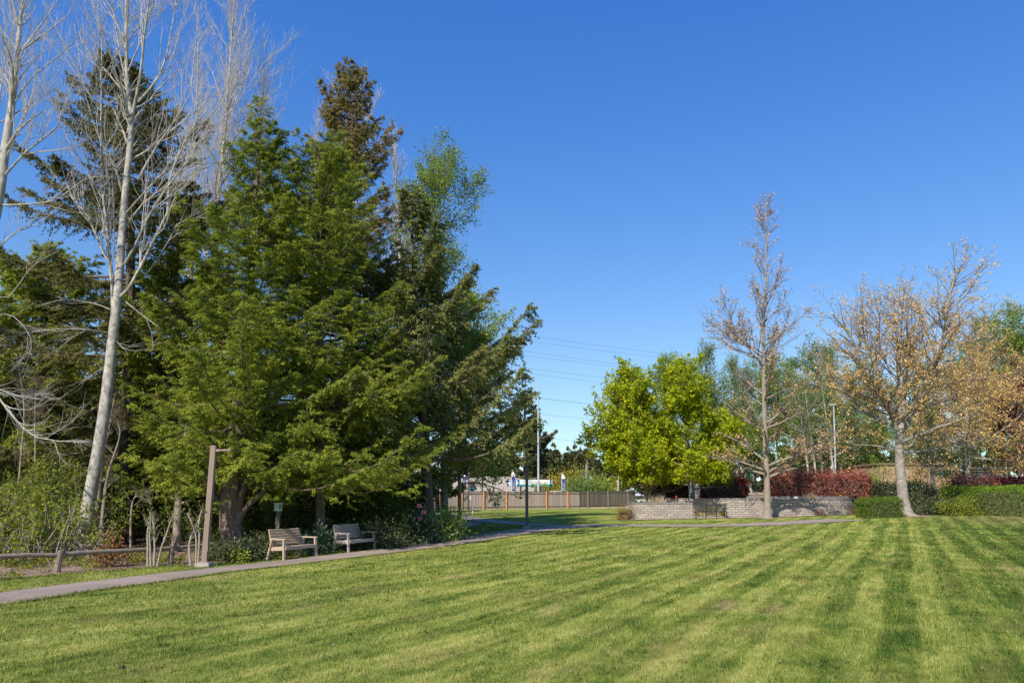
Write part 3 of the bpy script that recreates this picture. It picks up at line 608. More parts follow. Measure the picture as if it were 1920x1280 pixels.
# ---- alders and poplars
crown_tree('alder_tree', 'tall alder with small fresh green leaves right of the tall spruce', pp(835, 42, [(830,800),(820,550),(812,292)]),
    [(0, 3), (.4, 3.7), (.65, 3.3), (.8, 2.3), (.93, 1.2), (1, .3)], 52, 700, 3600, 36000, .14, 'alder', 'barkgy', 'twigbr', 41, t0=.2, elev=(15, 62), r0=.2, spread=.16, left=.75)
def poplar(name, label, path, prof, n, n2, n3, seed, r0, elev=(48, 72), group=None, rmin=.008, L2=.4, t0=.3):
    return crown_tree(name, label, path, prof, n, n2, n3, 0, .1, 'alder', 'barkwt', 'twigwt', seed, t0=t0, elev=elev, r0=r0, curve=.5, up=.16, L2=L2, L3=.5, a2=.55, rmin=rmin, lump=.2, group=group)
poplar('poplar_tree', 'bare white poplar with upswept twigs behind the first hemlock top', pp(405, 38, [(404,700),(404,450),(418,290),(432,110),(440,-40)]), [(0, 2), (.5, 2.6), (.75, 2.4), (.9, 1.5), (1, .3)], 50, 520, 3400, 51, .17, elev=(58, 80), rmin=.006)
poplar('poplar_tree', 'bare pale poplar seen right of the tall spruce', pp(770, 46, [(760,700),(748,450),(738,240)]), [(0, 1.5), (.5, 1.8), (.8, 1.3), (1, .2)], 38, 330, 1500, 52, .2, rmin=.011)
poplar('poplar_tree', 'bare pale poplar whose twigs show on both sides of the spruce spire', pp(650, 43, [(655,700),(662,400),(668,150)]), [(0, 2), (.6, 2.6), (.85, 1.8), (1, .3)], 40, 330, 1400, 53, .2, rmin=.01)
poplar('poplar_tree', 'slender poplar with young yellow leaves left of the spruce spire', pp(585, 41, [(590,700),(592,400),(598,200)]), [(0, 1), (.6, 1.2), (.85, .9), (1, .2)], 22, 160, 700, 54, .14, rmin=.01)
poplar('poplar_tree', 'bare pale poplar in front of the alder, lowest of the leafless ones', pp(800, 44, [(800,700),(795,500),(790,330)]), [(0, 1.4), (.6, 1.6), (.85, 1.1), (1, .2)], 28, 240, 1000, 55, .16, rmin=.011)

# nearest white tree, hand laid limbs
YB = 26.0
def limbs(lst, Y, wob):
    return [(pp(None, Y, l[:-1], wob), l[-1]*(.8 if Y < 30 else 1)) for l in lst]
bx = limbs([[(222,560),(250,529),(289,447),(314,400),(322,311),(364,240),(375,200),.10],
    [(211,587),(207,500),(191,470),(168,412),(124,349),(112,262),.07],
    [(213,545),(206,480),(189,319),(191,169),(184,75),(206,10),.085],
    [(229,360),(215,310),(191,270),(161,180),(139,45),.06],
    [(225,501),(244,480),(285,394),(330,330),(371,274),(424,161),.075],
    [(259,337),(290,280),(322,236),(350,190),(360,157),(372,8),.055],
    [(259,192),(300,140),(318,75),(330,0),(345,-70),.06],
    [(240,250),(262,150),(270,75),(279,0),(285,-80),.075],
    [(270,520),(307,469),(337,416),(390,408),(431,401),(480,330),.04],
    [(211,625),(156,617),(78,619),(0,636),.032],[(207,580),(172,568),(117,562),(70,575),.026],
    [(236,566),(273,595),(312,619),(345,608),.028],[(215,634),(234,654),(270,656),(300,640),.02],
    [(232,430),(270,380),(330,340),(420,300),(480,270),.05],[(236,400),(300,330),(370,270),(440,200),(500,110),.05],
    [(238,169),(225,100),(215,40),(200,-60),.045],[(190,300),(160,240),(150,160),(160,60),.03],[(205,680),(150,720),(100,760),(60,820),.02]], YB, 1.6)
crown_tree('birch_tree', 'large bare white-barked tree with many spreading limbs rising from the left shrubs', pp(158, YB, [(163,960),(182,860),(200,740),(211,640),(220,560),(225,500),(233,380),(243,280),(246,225),(239,160),(236,60),(238,-60),(242,-200)]),
    [(0, 2), (.5, 3.2), (.8, 3), (1, .5)], 16, 330, 2400, 0, .1, 'alder', 'barkwt', 'twigwt', 61, t0=.5, elev=(40, 65), r0=.225, curve=.4, up=.10, extra=bx, L2=.5, L3=.6, a2=.52, rmin=.0042, flare=1.35, tmin=.1)
ax = limbs([[(8,330),(49,285),(105,240),(116,210),(150,120),.05],[(22,202),(56,150),(109,105),(157,60),.045],[(41,94),(75,49),(109,0),(140,-60),.04],
    [(-8,385),(67,382),(112,371),(157,337),(200,330),.045],[(-20,480),(30,435),(71,420),(120,380),.04],[(-5,340),(30,250),(60,180),(90,40),.05],
    [(8,292),(20,200),(18,110),(30,20),.045],[(-10,300),(0,180),(10,90),(5,-20),.045],[(-55,700),(-20,728),(0,748),(39,798),(82,824),(168,828),.06],
    [(-30,520),(10,560),(60,500),(110,470),.03],[(-30,600),(20,590),(60,640),(40,700),.025],[(0,230),(50,200),(95,170),(130,140),.03]], 23.5, 1.3)
crown_tree('birch_tree', 'bare white-barked tree leaning in over the left border of the view', pp(-75, 23.5, [(-68,900),(-52,700),(-30,500),(-4,380),(8,292),(20,210),(28,150),(36,60),(42,0),(50,-120)]),
    [(0, 1.5), (.5, 2.5), (.8, 2.2), (1, .4)], 12, 220, 1400, 0, .1, 'alder', 'barkwt', 'twigwt', 62, t0=.5, elev=(35, 60), r0=.24, curve=.35, up=.09, extra=ax, L2=.5, L3=.6, a2=.55, rmin=.0042, tmin=.1)

# thin trunks in the undergrowth
for i, (bx0, Y, pts, lab, ra, nt_) in enumerate([
    (185, 25.3, [(196,930),(205,880),(224,820),(222,790)], 'thin pale sapling rising right beside the large white trunk', .05, 60),
    (178, 26.6, [(185,930),(193,860),(205,800),(215,740)], 'grey second stem hidden close behind the large white trunk', .09, 40),
    (330, 28.0, [(334,960),(337,900),(345,840),(350,780)], 'pale trunk standing in the shade between the pruned shrubs and lamp post', .16, 40),
    (28, 27, [(33,930),(40,850),(45,760),(30,660)], 'thin grey stem in the bright undergrowth nearest the left border', .035, 26),
    (55, 28, [(60,930),(66,850),(66,760),(75,640)], 'slender upright grey stem in the bright undergrowth', .035, 26),
    (245, 26.0, [(246,960),(256,930),(285,945)], 'short curved dead stem in the dark undergrowth', .03, 20)]):
    crown_tree('sapling', lab, pp(bx0, Y, pts), [(0, .7), (1, .3)], 8, nt_, nt_*5, 0, .1, 'under', 'barkgy', 'twigbr', 70+i, t0=.3, elev=(20, 60), r0=ra, rmin=.005, flare=1.2)

# ---- undergrowth
def thicket(name, label, poly, n, nst, hfun, size, mat, seed, stem='twigbr', asp=.6):
    rng = np.random.default_rng(seed); A = np.array(poly); P = []
    while sum(map(len, P)) < nst:
        q = rng.uniform(A.min(0), A.max(0), (nst*3, 2)); P.append(q[pip([tuple(a) for a in A], q)])
    q = np.vstack(P)[:nst]; hh = hfun(q[:, 0], q[:, 1])*rng.uniform(.55, 1.1, nst)
    b = np.column_stack([q, H(q[:, 0], q[:, 1])]); k = 6; d = nrm(rng.normal(size=(nst, 3))*.35+np.array((0, 0, 1.))); out = [b]
    for _ in range(k-1): d = nrm(d+rng.normal(size=d.shape)*.22+np.array((0, 0, .05))); out.append(out[-1]+d*(hh/(k-1))[:, None])
    st = np.stack(out, 1); rr = np.linspace(.016, .004, k)[None]*np.ones((nst, 1)); s2, r2 = grow(rng, st, rr, nst*5, .2, 1, lambda t_, pl: pl*.4, .8, .05, 5, .2, .6, .004)
    o = mk(name, *cat_([tubes(st, rr, 4), tubes(s2, r2, 3)]), M[stem], None, smooth=True); tag(o, label+' stems', 'undergrowth', kind='stuff')
    V, Fc, v = leaf_cloud(rng, s2, n, size, .09, .1, asp=asp); 
    # one object: join by parenting the leaves as a part
    l = mk('foliage', V, Fc, M[mat], o, v=v); o['label'] = label; return o
gw = lambda *q: [tuple(GY(px, Y)[:2]) for px, Y in q]
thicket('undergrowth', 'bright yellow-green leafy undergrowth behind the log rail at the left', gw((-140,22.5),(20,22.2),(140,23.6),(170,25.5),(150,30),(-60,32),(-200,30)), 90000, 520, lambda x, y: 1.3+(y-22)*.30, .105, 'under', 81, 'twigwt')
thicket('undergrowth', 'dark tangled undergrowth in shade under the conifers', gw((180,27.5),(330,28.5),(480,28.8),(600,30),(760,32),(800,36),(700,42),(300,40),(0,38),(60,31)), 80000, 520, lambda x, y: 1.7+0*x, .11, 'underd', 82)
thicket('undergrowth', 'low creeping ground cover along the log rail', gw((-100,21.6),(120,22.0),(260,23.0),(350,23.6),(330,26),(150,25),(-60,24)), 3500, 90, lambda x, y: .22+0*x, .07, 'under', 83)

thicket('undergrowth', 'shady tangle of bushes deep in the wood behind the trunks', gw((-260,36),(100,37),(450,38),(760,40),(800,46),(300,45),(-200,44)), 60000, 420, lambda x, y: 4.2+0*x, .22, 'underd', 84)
# ---- backdrop wood left (behind the conifers)
needle_tree('backdrop_conifer', 'dark conifer far behind the left wood, seen through the gaps above the benches', GY(480, 48)[None]+np.array([(0, 0, 0), (0, 0, 5), (0, 0, 11.)]), [(0, 4), (.5, 3), (1, .1)], 70, 1500, 14, 'farcon', 'barkdk', 91, t0=.02, card=(.4, .16), r0=.3, group='conifers closing off the wood behind the benches')
bc = bpy.data.objects['backdrop_conifer']
for px, Y, s in ((100, 46, .8), (250, 50, .95), (370, 52, .9), (560, 50, .9), (640, 47, .75), (720, 52, .8), (-20, 44, .62), (420, 56, 1), (-120, 48, .7), (40, 60, .9), (160, 58, .9), (300, 62, 1), (510, 60, .8), (600, 62, .8), (680, 62, .8), (770, 64, .7), (820, 70, .62), (-60, 62, .9)):
    dup(bc, GY(px, Y), px*.7, s)
for o in [bc]: o['label'] = 'dark conifer standing deep in the wood, glimpsed through gaps behind the benches'
for o in bpy.data.objects:
    if o.name.startswith('backdrop_conifer') and o.parent is None: o['label'] = bc['label']

# ---- shrubs along the path
shrub('photinia_sprout', 'small red-leaved photinia with thin stems by the log rail', GY(205, 22.6), (.42, .42, 1.15), 900, .10, 'redbush', 101, nclump=26, stems=12, shell=.3)
shrub('low_hedge_shrub', 'low mixed green shrub with yellow leaves right of the lamp post', GY(452, 24.8), (1.35, .6, .8), 9000, .075, 'bushdk', 102, stems=40)
shrub('low_hedge_shrub', 'dark low shrub just left behind the first bench', GY(492, 26.3), (.9, .6, .75), 6000, .075, 'bushdk', 103, stems=30)
shrub('yellow_shrub', 'tiny yellow-leaved shrub at the front of the low shrub by the lamp', GY(448, 23.9), (.28, .22, .42), 500, .075, 'varieg', 104, nclump=18, stems=10)
shrub('rhododendron', 'bluish green rhododendron between the two benches', GY(590, 26.6), (.5, .5, .85), 1500, .14, 'rhodod', 105, nclump=34, asp=.32)
shrub('rhododendron', 'grey-green low bush to the right of the second bench', GY(712, 28.6), (1.15, .7, .95), 6500, .09, 'bushdk', 106, stems=40)
shrub('rhododendron', 'small dark bush peeking above the back of the second bench', GY(636, 28.3), (.6, .5, 1.05), 1500, .13, 'rhodod', 107, asp=.32)
shrub('rhododendron', 'dark green bush left of the pink-flowered rhododendron', GY(748, 31), (.9, .8, 1.5), 6500, .11, 'underd', 108)
rh = shrub('rhododendron', 'rhododendron bearing three round pink flower heads', GY(786, 30.5), (.72, .6, 1.5), 2600, .16, 'rhodod', 109, nclump=40, asp=.32, shell=.4)
def flower_head(parent, p, r, mat, seed, n=90):
    rng = np.random.default_rng(seed); d = rdir(rng, n); V, Fc = leafquads(np.array(p)+d*r*.45, d+rdir(rng, n)*.5, rdir(rng, n), np.full(n, r*.75), np.full(n, r*.6))
    return mk('flower_head', V, Fc, M[mat], parent, v=rng.uniform(0, 1, n))
for i, (x, y) in enumerate(((786, 948), (795, 960), (787, 972))): flower_head(rh, PX(x, y, 29.8), .085, 'pink', 200+i)
shrub('rhododendron', 'leafy yellow-green rhododendron in front of the spruce trunk', GY(828, 31.5), (1.0, .8, 1.55), 3400, .15, 'rhodo', 110, nclump=70, asp=.36)
shrub('rhododendron', 'smaller dark green bush at the foot of the yellow-green rhododendron', GY(806, 30.3), (.75, .5, .8), 1800, .12, 'rhodod', 111, asp=.34)
shrub('green_bush', 'fresh green bush in shade deep behind the second bench', GY(700, 33.5), (1.6, 1, 2.4), 9000, .12, 'boxhedge', 112)
def pruned(label, px, Y, stems, seed):
    t = thing('pruned_shrub', label, 'shrub', GY(px, Y)); ps = []; rs = []
    for pts, r in stems:
        p = resample(pp(pts[0], Y, pts[1:], .2), 12); p = p+np.random.default_rng(seed).normal(size=p.shape)*.012*np.linspace(0, 1, 12)[:, None]
        mk('stem', *tubes(p, np.linspace(r, r*.6, 12), 7), M['stub'], t, smooth=True); ps.append(p); rs.append(np.linspace(r, r*.6, 12))
    rng = np.random.default_rng(seed); s, r = grow(rng, np.stack(ps), np.stack(rs), 14*len(ps), .35, 1, .35, .9, .1, 5, .2, .3, .004)
    mk('shoots', *tubes(s, r, 3), M['stub'], t); V, Fc, v = leaf_cloud(rng, s, 120, .07, .03); mk('leaves', V, Fc, M['under'], t, v=v); return t
pruned('hard pruned shrub of three pale upright stems left of the lamp post', 283, 22.7, [([277,(277,1000),(280,968)], .035), ([283,(281,1000),(284,967)], .03), ([289,(290,1010),(287,968)], .035)], 5)
pruned('single pale pruned stem slanting up to the right near the rail post', 296, 22.6, [([294,(303,1025),(318,985),(328,960)], .03)], 6)
pruned('pruned shrub with crossing pale stems just left of the lamp post', 363, 22.9, [([358,(355,1020),(366,990),(381,958)], .04), ([367,(368,1010),(362,985),(352,960)], .03), ([371,(374,1005),(372,985),(379,955)], .03)], 7)
def sprouts():
    rng = np.random.default_rng(77); polyB = [tuple(b) for b in BEDr]; A = np.array(BEDr)
    q = []; 
    for _ in range(130):
        k = rng.integers(5, 120); b = A[k]+np.array((-1, .6))*rng.uniform(.1, 2.4); q.append(b+rng.normal(size=2)*.15)
    q = np.array(q); q = q[pip(BED, q)]; n = 26; P = np.repeat(q, n, 0)+rng.normal(size=(len(q)*n, 2))*.09
    V, Fc = leafquads(np.column_stack([P, H(P[:, 0], P[:, 1])+.02+rng.uniform(0, .12, len(P))]), nrm(rdir(rng, len(P))+np.array((0, 0, .6))), rdir(rng, len(P)), rng.uniform(.04, .10, len(P)), rng.uniform(.02, .05, len(P)))
    tag(mk('ground_cover', V, Fc, M['under'], v=rng.uniform(0, 1, len(P))), 'scattered small weeds sprouting on the bark mulch', 'weeds', kind='stuff')
    n = 5200; P = A[rng.integers(0, len(A), n)]+np.array((-1, .6))*rng.uniform(0, 3, (n, 1))+rng.normal(size=(n, 2))*.3; P = P[pip(BED, P)]; n = len(P)
    V, Fc = leafquads(np.column_stack([P, H(P[:, 0], P[:, 1])+.025]), nrm(rdir(rng, n)*np.array((1, 1, .25))), nrm(rdir(rng, n)*.4+np.array((0, 0, 1.))), rng.uniform(.04, .11, n), rng.uniform(.015, .04, n))
    tag(mk('mulch_chips', V, Fc, M['soilchip'], v=rng.uniform(0, 1, n)), 'loose brown bark chips strewn over the planting bed', 'bark chips', kind='stuff')
M['soilchip'] = leafmat('bark_chips', [(0, (.09, .055, .035)), (.6, (.22, .15, .10)), (1, (.40, .30, .21))], 0)
sprouts()

# ---- middle distance
needle_tree('far_conifer', 'broad dark conifer beyond the clinic, behind the curved streetlight', pp(985, 104, [(985,850),(984,790),(985,722)]), [(0, 3.4), (.4, 3.4), (.7, 2.5), (.9, 1.3), (1, .1)], 120, 3000, 14, 'farcon', 'barkdk', 120, t0=.02, card=(.42, .17), r0=.4)
needle_tree('distant_evergreen', 'small distant evergreen in the row above the yellow trees', np.array([(0, 0, 0), (0, 0, 8), (0, 0, 16.)])+np.array(GY(1040, 200)), [(0, 3.4), (.5, 2.6), (.8, 1.3), (1, .1)], 80, 2200, 9, 'farcon', 'barkdk', 121, t0=.02, card=(.8, .35), r0=.4)
de = bpy.data.objects['distant_evergreen']; GL = 'row of distant evergreens on the skyline'
de['group'] = GL; de['label'] = 'distant dark evergreen in the skyline row between the clinic and the maples'
rgd = random.Random(4)
for px, Y, s in ((1055, 215, .85), (1068, 205, .95), (1080, 210, 1.0), (1092, 200, .9), (1105, 205, 1.0), (1025, 195, .9), (1120, 200, .8), (1145, 205, .9), (1170, 210, .8)): dup(de, GY(px, Y), rgd.uniform(0, 6), s, group=GL)
for k, (px, Y, s) in enumerate(((1215, 150, .8), (1250, 150, .7), (1330, 150, .85), (1370, 145, .8), (1415, 140, .9), (1450, 140, .8), (1480, 135, .9), (1510, 140, .8), (1545, 135, .85), (1585, 130, .9), (1620, 130, 1), (1650, 125, .9), (1690, 130, .8), (1740, 120, .8), (1790, 120, .75), (1830, 120, .8), (1880, 115, .8), (1930, 115, .9), (1980, 115, .9))):
    dup(de, GY(px, Y), rgd.uniform(0, 6), s*.85, label='dark evergreen glimpsed behind the loose alders at the right', group='evergreens behind the right-hand alders')
for o in bpy.data.objects:
    if o.parent is None and o.name.startswith('distant_evergreen') and o.get('group') == GL: o['label'] = de['label']
shrub('yellow_tree', 'rounded yellow-green tree with golden top right of the streetlight', GY(1062, 98), (2.6, 2.2, 6.6), 14000, .26, 'yellowbush', 130, 'tree', nclump=120, stems=14)
shrub('yellow_tree', 'smaller yellow tree close beside the streetlight pole', GY(1036, 97), (1.6, 1.5, 5.0), 7000, .24, 'yellowbush', 131, 'tree', nclump=60, stems=10)
shrub('green_tree', 'olive green bush behind the dark board fence', GY(1088, 93), (2.6, 2, 4.8), 11000, .24, 'alderback', 132, 'tree', nclump=90, stems=12)
shrub('green_tree', 'dull green bush behind the fence left of the maple trunk', GY(1120, 95), (2.2, 2, 4.2), 9000, .24, 'leftcon', 133, 'tree', nclump=80, stems=12)
shrub('green_tree', 'dark bushy tree at the right end of the clinic roof', GY(1092, 99), (2.2, 2, 6.2), 9000, .26, 'leftcon', 134, 'tree', nclump=80, stems=12)

mprof = [(0, 3.9), (.2, 4.3), (.4, 3.7), (.6, 2.7), (.8, 1.45), (.93, .6), (1, .1)]
crown_tree('maple_tree', 'bright yellow-green maple with pointed top, left one of the pair above the stone wall', pp(1222, 57, [(1212,900),(1196,820),(1186,760),(1180,694)]), mprof, 64, 1100, 5200, 52000, .175, 'maple', 'barkgy', 'twigbr', 141, t0=.12, elev=(12, 68), r0=.24, spread=.075, left=1.12, right=.9, L2=.36, rmin=.008, tmin=.25, curve=.5, asp=.85, zmin=2.3)
crown_tree('maple_tree', 'bright green maple standing right of its twin, behind the slatted bench', pp(1300, 55.5, [(1297,890),(1288,820),(1275,750),(1266,688)]), mprof, 62, 1050, 5000, 48000, .175, 'maple', 'barkgy', 'twigbr', 142, t0=.14, elev=(8, 64), r0=.19, spread=.075, left=.95, right=1.05, L2=.36, rmin=.008, vbias=-.06, tmin=.25, curve=.5, asp=.85, zmin=2.3)
crown_tree('tall_oak', 'tall slim leafless tree with rusty buds in front of the stone wall', pp(1439, 46.5, [(1438,900),(1434,800),(1432,700),(1432,620),(1436,500),(1438,376)]),
    [(0, 2.2), (.18, 2.6), (.35, 3.0), (.5, 3.1), (.62, 2.5), (.75, 1.7), (.9, 1.1), (1, .3)], 48, 560, 2900, 7600, .12, 'rustbud', 'barkgy', 'twigbr', 151, t0=.17, elev=(22, 62), r0=.20, spread=.04, curve=.35, up=.09, L2=.42, rmin=.009, a2=.6, tmin=.6)
ox = limbs([[(1690,830),(1668,770),(1640,730),(1600,640),(1562,590),.15],[(1668,765),(1640,690),(1618,620),(1610,560),.09],[(1700,800),(1712,770),(1745,710),(1768,640),(1780,560),(1795,500),.16],
    [(1718,765),(1718,700),(1712,640),(1708,560),.09],[(1745,712),(1800,650),(1850,610),(1892,580),.08],[(1690,790),(1685,700),(1690,620),(1695,545),.10],[(1690,845),(1640,835),(1590,830),(1545,800),.05],
    [(1692,850),(1750,842),(1800,835),(1850,815),.05],[(1670,765),(1610,735),(1570,720),(1535,660),.06],[(1700,840),(1760,800),(1830,760),(1880,740),.05],[(1720,760),(1790,745),(1850,700),(1880,660),.06],[(1655,750),(1640,650),(1650,600),(1640,560),.06]], 45, 2.6)
crown_tree('oak_tree', 'wide oak with silvery trunk and orange young leaves beside the clipped hedges', pp(1697, 45, [(1690,900),(1686,845),(1690,790),(1696,720),(1700,650),(1702,570)]),
    [(0, 3), (.3, 4.5), (.6, 4), (1, 1.5)], 18, 560, 2900, 28000, .115, 'oakbud', 'barkoak', 'twigbr', 161, t0=.35, elev=(15, 50), r0=.33, spread=.06, curve=.3, up=.06, extra=ox, L2=.46, L3=.5, rmin=.009, a2=.7, flare=1.7, tmin=.3)
crown_tree('oak_tree', 'second orange-leaved oak cut by the right border, behind the big clipped hedge', pp(1816, 57, [(1815,880),(1812,800),(1815,720),(1820,645)]),
    [(0, 4.5), (.2, 5.5), (.4, 5.0), (.6, 3.6), (.8, 2.6), (1, .6)], 46, 620, 3200, 24000, .14, 'oakbud', 'barkoak', 'twigbr', 162, t0=.22, elev=(2, 55), r0=.24, spread=.08, right=1.15, rmin=.009, vbias=-.05)
crown_tree('plum_tree', 'dark purple plum tree at the right border', pp(1912, 60, [(1912,860),(1914,800),(1915,700)]), [(0, 2), (.3, 3), (.7, 2.4), (1, .5)], 34, 400, 1800, 12000, .18, 'plum', 'barkdk', 'twigbr', 163, t0=.2, elev=(25, 65), r0=.15, spread=.10)
crown_tree('small_tree', 'small pale-trunked tree with a long branch bending right, right of the silver oak', pp(1752, 53, [(1748,890),(1742,850),(1738,800)]), [(0, 2), (1, 1)], 14, 160, 700, 2600, .14, 'alderback', 'barkgy', 'twigbr', 164, t0=.4, elev=(20, 60), r0=.16, rmin=.009,
    extra=limbs([[(1746,868),(1765,860),(1790,850),(1810,838),.06],[(1748,872),(1775,872),(1800,866),(1830,852),.06]], 53, .6))
# loose alders behind the park
aprof = [(0, 2.2), (.3, 2.8), (.6, 2.6), (.85, 1.6), (1, .3)]
def up_(px, Y, h, lean=0): b = GY(px, Y); return np.array([b, b+np.array((lean*.3, 0, h*.4)), b+np.array((lean, 0, h))])
GA = 'loose spring-green trees behind the stone-walled garden'
a1 = crown_tree('back_alder', 'airy half-leafed tree, just right of the second maple', up_(1345, 70, 15), aprof, 46, 480, 2200, 19000, .16, 'alderback', 'barkgy', 'twigbr', 171, t0=.2, elev=(20, 60), r0=.16, spread=.16, rmin=.009, group=GA)
a2 = crown_tree('back_alder', 'airy tree with thin pale trunk behind the red hedge', up_(1545, 72, 15.5, .6), aprof, 40, 420, 2000, 16000, .16, 'alderback', 'barkgy', 'twigbr', 172, t0=.35, elev=(20, 60), r0=.15, spread=.16, rmin=.009, group=GA)
a3 = crown_tree('back_alder', 'slim airy green tree behind the tall slim budding tree', up_(1465, 74, 15), aprof, 40, 420, 2000, 22000, .16, 'alder', 'barkgy', 'twigbr', 173, t0=.3, elev=(25, 62), r0=.13, spread=.18, rmin=.009, group=GA)
for src, px, Y, s, rz, lab in (
    (a3, 1262, 72, .98, 2.0, 'light green tree whose top shows behind the second maple'),
    (a1, 1390, 78, 1.0, 1.1, 'airy tree left of the tall slim budding tree'),
    (a2, 1420, 84, .98, 4.0, 'airy tree farthest back behind the tall slim trunk'),
    (a3, 1500, 82, 1.05, 3.1, 'airy tree between the slim trunk and the white pole'),
    (a1, 1580, 80, 1.1, 5.2, 'airy tree right behind the white pole'),
    (a3, 1640, 86, 1.1, 2.2, 'airy tree seen through the left half of the orange oak'),
    (a1, 1700, 88, .9, .4, 'airy tree seen behind the silver oak trunk'),
    (a3, 1760, 90, 1.15, 1.7, 'airy green tree seen between the two orange oaks'),
    (a3, 1850, 82, 1.18, 3.6, 'airy tree behind the second orange oak'),
    (a3, 1895, 76, 1.28, .9, 'green-topped tree rising highest at the right border'),
    (a3, 1330, 86, 1.0, 4.4, 'airy tree seen in the gap right of the maples'),
    (a1, 1525, 90, 1.0, .3, 'airy tree deep behind the red hedge'),
    (a3, 1950, 72, 1.3, 2.9, 'green tree just beyond the right border')):
    dup(src, GY(px, Y), rz, s, lab, GA)
for px, lab in ((1537, 'thin pale bare trunk left of the white pole'), (1523, 'thinnest pale trunk above the red hedge'), (1571, 'pale trunk touching the white pole on its right')):
    crown_tree('pale_trunk_tree', lab, up_(px, 66, 11, -.5), aprof, 16, 120, 500, 900, .16, 'alderback', 'barkwt', 'twigbr', px, t0=.5, elev=(30, 60), r0=.13, spread=.1, rmin=.009)

# hedges & shrubs of the garden
hl = lambda Y, *pxs: [GY(p, Y) for p in pxs] if not isinstance(Y, (list, tuple)) else [GY(p, y) for p, y in zip(pxs, Y)]
hedge('photinia_hedge', 'bright red photinia hedge behind the right stone wall', hl(57, 1447, 1500, 1560, 1634), 1.3, 2.75, 30000, .13, 'photinia', 181, rough=.16, round_=.3)
hedge('photinia_hedge', 'dark red photinia hedge between the two maple trunks', hl(60, 1216, 1250, 1290), 1.2, 2.75, 7000, .17, 'photiniad', 182, rough=.12)
hedge('photinia_hedge', 'dark red loose photinia right of the second maple trunk', hl(60, 1318, 1360, 1402), 1.1, 2.6, 5000, .17, 'photiniad', 183, rough=.14)
hedge('clipped_hedge', 'low box hedge with bright flat top left of the oak trunk', hl((43.5, 43.8, 44.2), 1618, 1650, 1682), 1.3, 1.05, 10000, .07, 'boxhedge', 184, rough=.05)
hedge('clipped_hedge', 'long flat-topped bright green hedge running to the right border', hl((44.5, 46, 48, 50), 1960, 1900, 1850, 1790), 3.2, 1.68, 34000, .075, 'hedgetop', 185, rough=.05, round_=.9)
hedge('shrub_hedge', 'dark dense shrubs behind the oak trunk', hl((49.5, 49, 49), 1640, 1690, 1750), 1.7, 1.75, 14000, .10, 'bushdk', 186, rough=.12)
shrub('garden_shrub', 'dark brown-green bush immediately right of the oak trunk', GY(1722, 46.8), (.95, .8, 1.65), 5000, .09, 'bushdk', 187, stems=30)
shrub('garden_shrub', 'dark round bush left of the yellow-green shrub', GY(1757, 48), (1.0, .8, 1.6), 5000, .09, 'rhodod', 188, stems=30)
shrub('garden_shrub', 'rounded yellow-green shrub in front of the long clipped hedge', GY(1795, 46.5), (1.35, .9, 1.25), 6500, .085, 'varieg', 189, stems=30)
hedge('plum_hedge', 'crimson-leaved shrubs above the long clipped hedge', hl(55, 1795, 1830, 1870), 1.3, 2.5, 7000, .13, 'photinia', 190, rough=.16)
hedge('plum_hedge', 'dark purple hedge at the right border above the clipped hedge', hl(56, 1868, 1900, 1950), 1.3, 2.45, 6000, .13, 'plum', 191, rough=.1)
shrub('small_shrub', 'small reddish-green bush at the left end of the stone wall', GY(1168, 49), (.42, .4, .85), 900, .09, 'redbush', 192, nclump=24, stems=10)
shrub('small_shrub', 'pale straw-coloured bush against the curved end of the left stone wall', GY(1180, 49.6), (.4, .35, 1.15), 800, .09, 'straw', 193, nclump=20, stems=10)
shrub('small_shrub', 'small round brown sprout before the right stone wall', GY(1540, 48.2), (.22, .2, .5), 300, .07, 'redbush', 194, nclump=12, stems=8)
shrub('small_shrub', 'dark dry sprout at the right end of the stone wall', GY(1595, 48.2), (.3, .25, .62), 400, .07, 'redbush', 195, nclump=12, stems=8)
shrub('red_bush', 'red-leaved bush glimpsed in the gap right of the stone wall', GY(1607, 53), (.35, .35, 1.1), 500, .10, 'photinia', 196, nclump=14, stems=8)

for k, (px, Y, s) in enumerate(((850, 150, .9), (872, 155, .95), (895, 152, .9), (915, 150, .95), (935, 156, .9), (955, 150, .85), (1000, 160, .9))):
    dup(de, GY(px, Y), k*1.3, s*.9, label='dark evergreen behind the clinic roof, left of the streetlight', group='evergreens behind the clinic')
# forked trunk of the first hemlock
f_t = bpy.data.objects['hemlock_tree']
for pts, ra in (([(430,985),(412,945),(392,915),(375,880)], .10), ([(443,985),(462,950),(490,925),(515,890)], .13), ([(440,990),(452,930),(468,880),(480,820)], .15)):
    q = resample(pp(None, 26.9, pts), 12); mk('fork', *tubes(q, np.linspace(ra, ra*.5, 12), 9), M['barkbr'], f_t, smooth=True)
# young leafy trees that hide the tan building
for i, (px, Y, r, mat, lab) in enumerate(((1612, 64, (1.7, 1.4, 3.4), 'alder', 'fresh green young tree at the right end of the red hedge'), (1655, 66, (3.0, 1.3, 5.2), 'leftcon', 'olive young tree left of the silver oak trunk'), (1725, 62, (1.9, 1, 4.2), 'varieg', 'thin yellowish sapling right of the silver oak trunk'), (1785, 61, (2.2, 1.2, 4.2), 'leftcon', 'green young tree beside the window of the tan building'))):
    shrub('young_tree', lab, GY(px, Y), r, 3600, .17, mat, 400+i, 'tree', nclump=46, stems=12, shell=.35)

